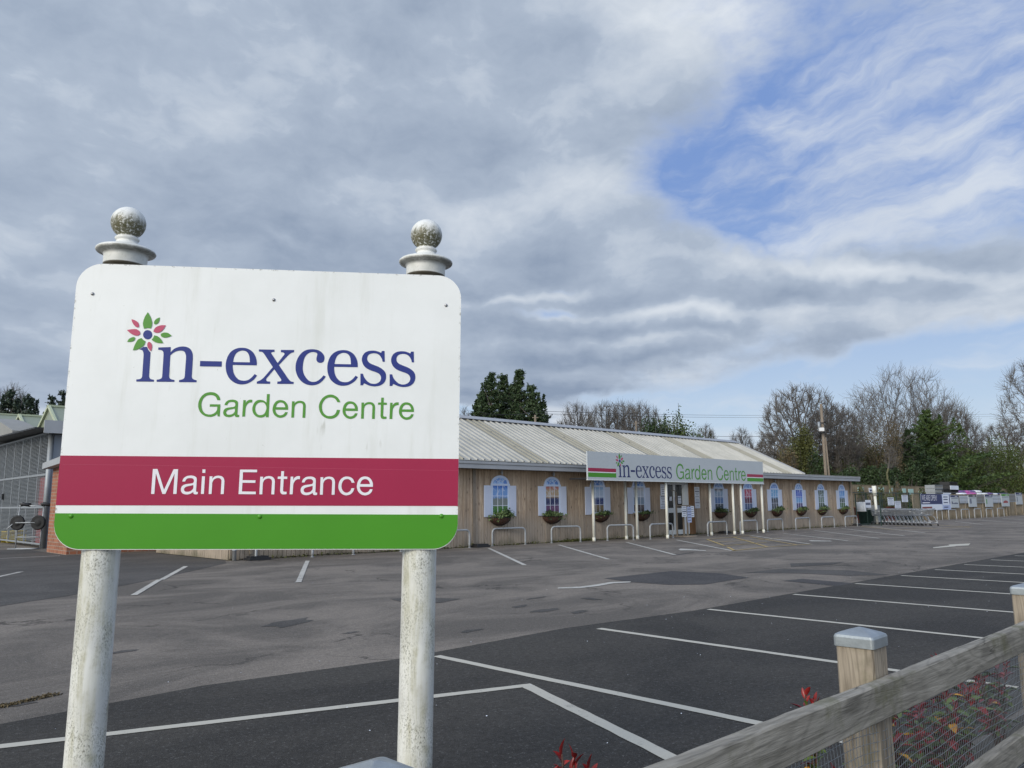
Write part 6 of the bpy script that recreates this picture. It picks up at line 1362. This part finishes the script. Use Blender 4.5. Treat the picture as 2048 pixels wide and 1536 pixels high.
for (pxx, d_, tp, w_, lb, sd, m_) in ((1318, 72, 836, 84, 'broad green pine at the right foot of the bare group', 21, 'conifer'), (1342, 74, 845, 50, 'smaller green pine between the two broader ones', 22, 'leyland'), (1374, 72, 832, 84, 'taller rounded green pine standing alone behind the roof', 23, 'leyland')):
    bush(pxx, d_, tp, w_, lb, sd, m_, 12000, .13, 44, True, 'tree', 'pine_tree', 'green pines behind the roof', stemr=.05, flat=.5)
bush(1424, 90, 868, 30, 'small ivy clad stump above the roof ridge', 24, 'ivy', 1500, .16, 5)
# around the utility pole and to the right
bare_tree(1612, 82, 767, 'large round headed bare tree behind the utility pole', 31, 150, lobes=((0, 0, .74, .46, .25), (-.18, 0, .62, .34, .2), (.24, 0, .6, .30, .2)), n=1500, fork=.34, mat='bark', twig=.015, twigs=5, trunkr=.30)
bare_tree(1680, 84, 806, 'bare tree with side spreading limbs right of the utility pole', 32, 110, lobes=((0, 0, .7, .5, .28),), n=1300, fork=.3, twig=.013)
bare_tree(1560, 88, 862, 'low bare tree spreading left of the ivy clad mass', 33, 90, lobes=((0, 0, .66, .5, .34),), n=900, twig=.013)
bare_tree(1690, 84, 862, 'low pale bare tree seen through the gap right of the pole', 30, 70, lobes=((0, 0, .66, .5, .3),), n=700, twig=.014)
bare_tree(1812, fdist(1812, 20), 739, 'large fan shaped bare tree with the tallest central stem', 34, 215, lobes=((0, 0, .66, .30, .36), (-.25, 0, .60, .24, .28), (.1, .1, .55, .40, .3)), n=1400, fork=.10, twig=.016, up=.30, twigs=3, trunkr=.22, tw=2.0)
bare_tree(1872, fdist(1872, 20), 748, 'second fan shaped bare tree right of the tallest one', 35, 150, lobes=((0, 0, .68, .26, .34), (.25, 0, .58, .28, .28), (-.1, 0, .5, .4, .3)), n=950, fork=.10, twig=.016, up=.30, twigs=3, trunkr=.2, tw=2.0)
bare_tree(1752, fdist(1752, 14), 786, 'shorter fan shaped bare tree left of the tallest one', 36, 140, lobes=FAN, n=800, fork=.12, twig=.015, up=.25, twigs=3, trunkr=.12, tw=2.0)
bare_tree(1918, fdist(1918, 8), 806, 'low spreading bare tree right of the bright conifer', 37, 110, lobes=FAN, n=1100, fork=.15, twig=.015, up=.15, tw=2.0)
bare_tree(2104, fdist(2104, 10), 706, 'crooked bare tree cut by the right edge of the picture', 38, 150, lobes=((0, 0, .74, .4, .24), (-.2, 0, .55, .3, .22), (.1, 0, .4, .4, .15)), n=1200, fork=.25, twig=.022, twigs=5, mat='bark', trunkr=.24, up=.0)
bare_tree(2030, fdist(2030, 12), 836, 'low bare tree at the right edge below the crooked one', 39, 90, lobes=RND, n=450, twig=.015)
# evergreen masses, scrub and hedge
bush(1606, 78, 862, 112, 'olive brown ivy clad mass left of the utility pole', 41, 'ivy', 30000, .12, 34)
bush(1582, 76, 894, 74, 'brown scrub at the left foot of the ivy clad mass', 42, 'scrub', 9000, .10, 16)
bush(1640, 78, 905, 60, 'dark green bush at the foot of the utility pole', 43, 'conifer', 9000, .12, 14)
bush(1672, 84, 900, 110, 'dark bush right of the utility pole', 44, 'ivy', 18000, .12, 16)
bush(1728, 92, 868, 150, 'brown twiggy thicket under the fan shaped trees', 45, 'ivy', 26000, .10, 26)
bush(1770, 92, 838, 110, 'tall brown thicket with hanging twigs left of the bright conifer', 46, 'scrub', 15000, .085, 22)
bush(1755, 94, 896, 170, 'dark green undergrowth above the sales yard fence', 47, 'hedge', 22000, .13, 22)
conifer(1868, fdist(1868, 7), 820, 230, 'bright ragged conifer with a pointed leader in front of the fan shaped trees', 51, 'leyland', n=30, dens=1.6, group='', up=.30, expo=1.1)
conifer(1828, fdist(1828, 7), 862, 150, 'darker conifer at the left of the bright ragged one', 52, 'conifer', n=22, dens=1.3, up=.3)
bush(1842, fdist(1842, 5), 905, 130, 'dark lower skirt of evergreen above the black crates', 53, 'conifer', 14000, .14, 22)
bush(1925, fdist(1925, 7), 886, 130, 'mid green leafy bush right of the bright conifer', 54, 'hedge', 20000, .13, 30, flat=.3)
bush(1985, fdist(1985, 7), 880, 130, 'mid green leafy bush towards the right edge', 55, 'hedge', 20000, .13, 30, flat=.3)
bush(2045, fdist(2045, 7), 892, 120, 'brownish green bush at the right edge', 56, 'ivy', 18000, .13, 26, flat=.3)
for i, (a, tp, w_, m_, lb) in enumerate(((1700, 936, 90, 'conifer', 'behind the pen by the building corner'), (1755, 934, 90, 'conifer', 'behind the white post'), (1810, 930, 90, 'conifer', 'behind the trolleys'), (1865, 934, 90, 'conifer', 'behind the black crates'), (1915, 935, 90, 'hedge', 'above the first poster'), (1965, 935, 90, 'hedge', 'above the white sacks'), (2015, 938, 90, 'ivy', 'above the farthest poster'), (2060, 938, 90, 'ivy', 'cut by the right edge'))):
    bush(a, fdist(a, 3.5), tp, w_, 'dark hedge foot ' + lb, 57 + i, m_, 9000, .14, 16, flat=.8, depth=.25, group='dark hedge foot above the rear fence')
bare_tree(1792, 80, 888, 'thin leaning pale sapling in front of the dark thicket', 70, 30, lobes=((-.1, 0, .8, .4, .18),), n=60, fork=.6, trunkr=.09, lean=-.16, mat='bark_green')
bush(1793, 72, 964, 24, 'small twiggy shrub rising over the sales yard fence', 71, 'scrub', 1600, .06, 6)
for i, (a, dd, b, w_, m_) in enumerate(((1866, 79, 985, 40, 'hedge'), (1840, 74, 985, 30, 'ivy'), (1762, 62, 977, 20, 'ivy'), (1728, 62, 975, 20, 'ivy'), (1800, 66, 985, 20, 'hedge'))):
    bush(a, dd, b - 3, w_, ['low green plant stock behind the blue banner', 'low green plant stock left of the blue banner', 'tall potted plant behind the pen gate', 'leafy potted plant by the building corner', 'low plant stock behind the pen notices'][i], 75 + i, m_, 1600, .09, 6, group='plant stock in the sales yard')
# far left
for a in ((38, 78, 788, 90, 'spruce with drooping boughs behind the glasshouse on the far left', 81, 16), (0, 80, 780, 90, 'spruce cut by the left edge of the picture', 82, 16), (88, 80, 796, 80, 'small spruce left of the sign behind the glasshouse', 83, 16), (110, 82, 786, 80, 'taller spruce beside the edge of the sign', 84, 18), (134, 80, 775, 90, 'spruce half hidden behind the sign', 85, 18)):
    conifer(*a[:6], 'spruce', n=a[6], up=.05, dens=.7)
bare_tree(4, 92, 764, 'bare tree behind the left edge spruces', 86, 70, lobes=RND, n=800)
# far wood closing the horizon
mb = []; r = np.random.default_rng(9)
for a in range(-400, 2700, 26):
    d_ = r.uniform(150, 210); g = far(a, d_); h = r.uniform(4.5, 8.0) if not 900 < a < 1700 else r.uniform(3, 5.5); c = r.normal(size=(420, 3)) * np.array([2.4, 2.4, h * .3]) + np.array([g.x, g.y, h * .45]); mb.append(c[c[:, 2] > 0])
V, F = leafy(np.concatenate(mb), 0, .9, r, 1.4); tag(npmesh('distant_wood', V, F, M['scrub']), 'far brown wood closing the horizon behind everything', 'wood', kind='stuff')
# moss tufts at the wall foot
V, F = leafcloud(1500, lambda q: ((24.2 + q.normal() * .5) if q.random() < .45 else (10.5 + q.random() * 38), 21.72 + q.normal() * .04, abs(q.normal()) * .04), .05, 3)
tag(npmesh('moss_and_weeds', V, F, M['ivy']), 'thin moss and weeds growing along the foot of the clad wall', 'weeds', kind='stuff')
w0, w1 = gnd(-10, 1418), gnd(112, 1390)
V, F = leafcloud(420, lambda q: (lambda t: (w0.x + (w1.x - w0.x) * t + q.normal() * .02, w0.y + (w1.y - w0.y) * t + q.normal() * .02, .006 + abs(q.normal()) * .006))(q.random()), .016, 4)
tag(npmesh('weed_tufts', V, F, M['scrub']), 'weeds in the crack of the old asphalt at the left edge', 'weeds', kind='stuff')
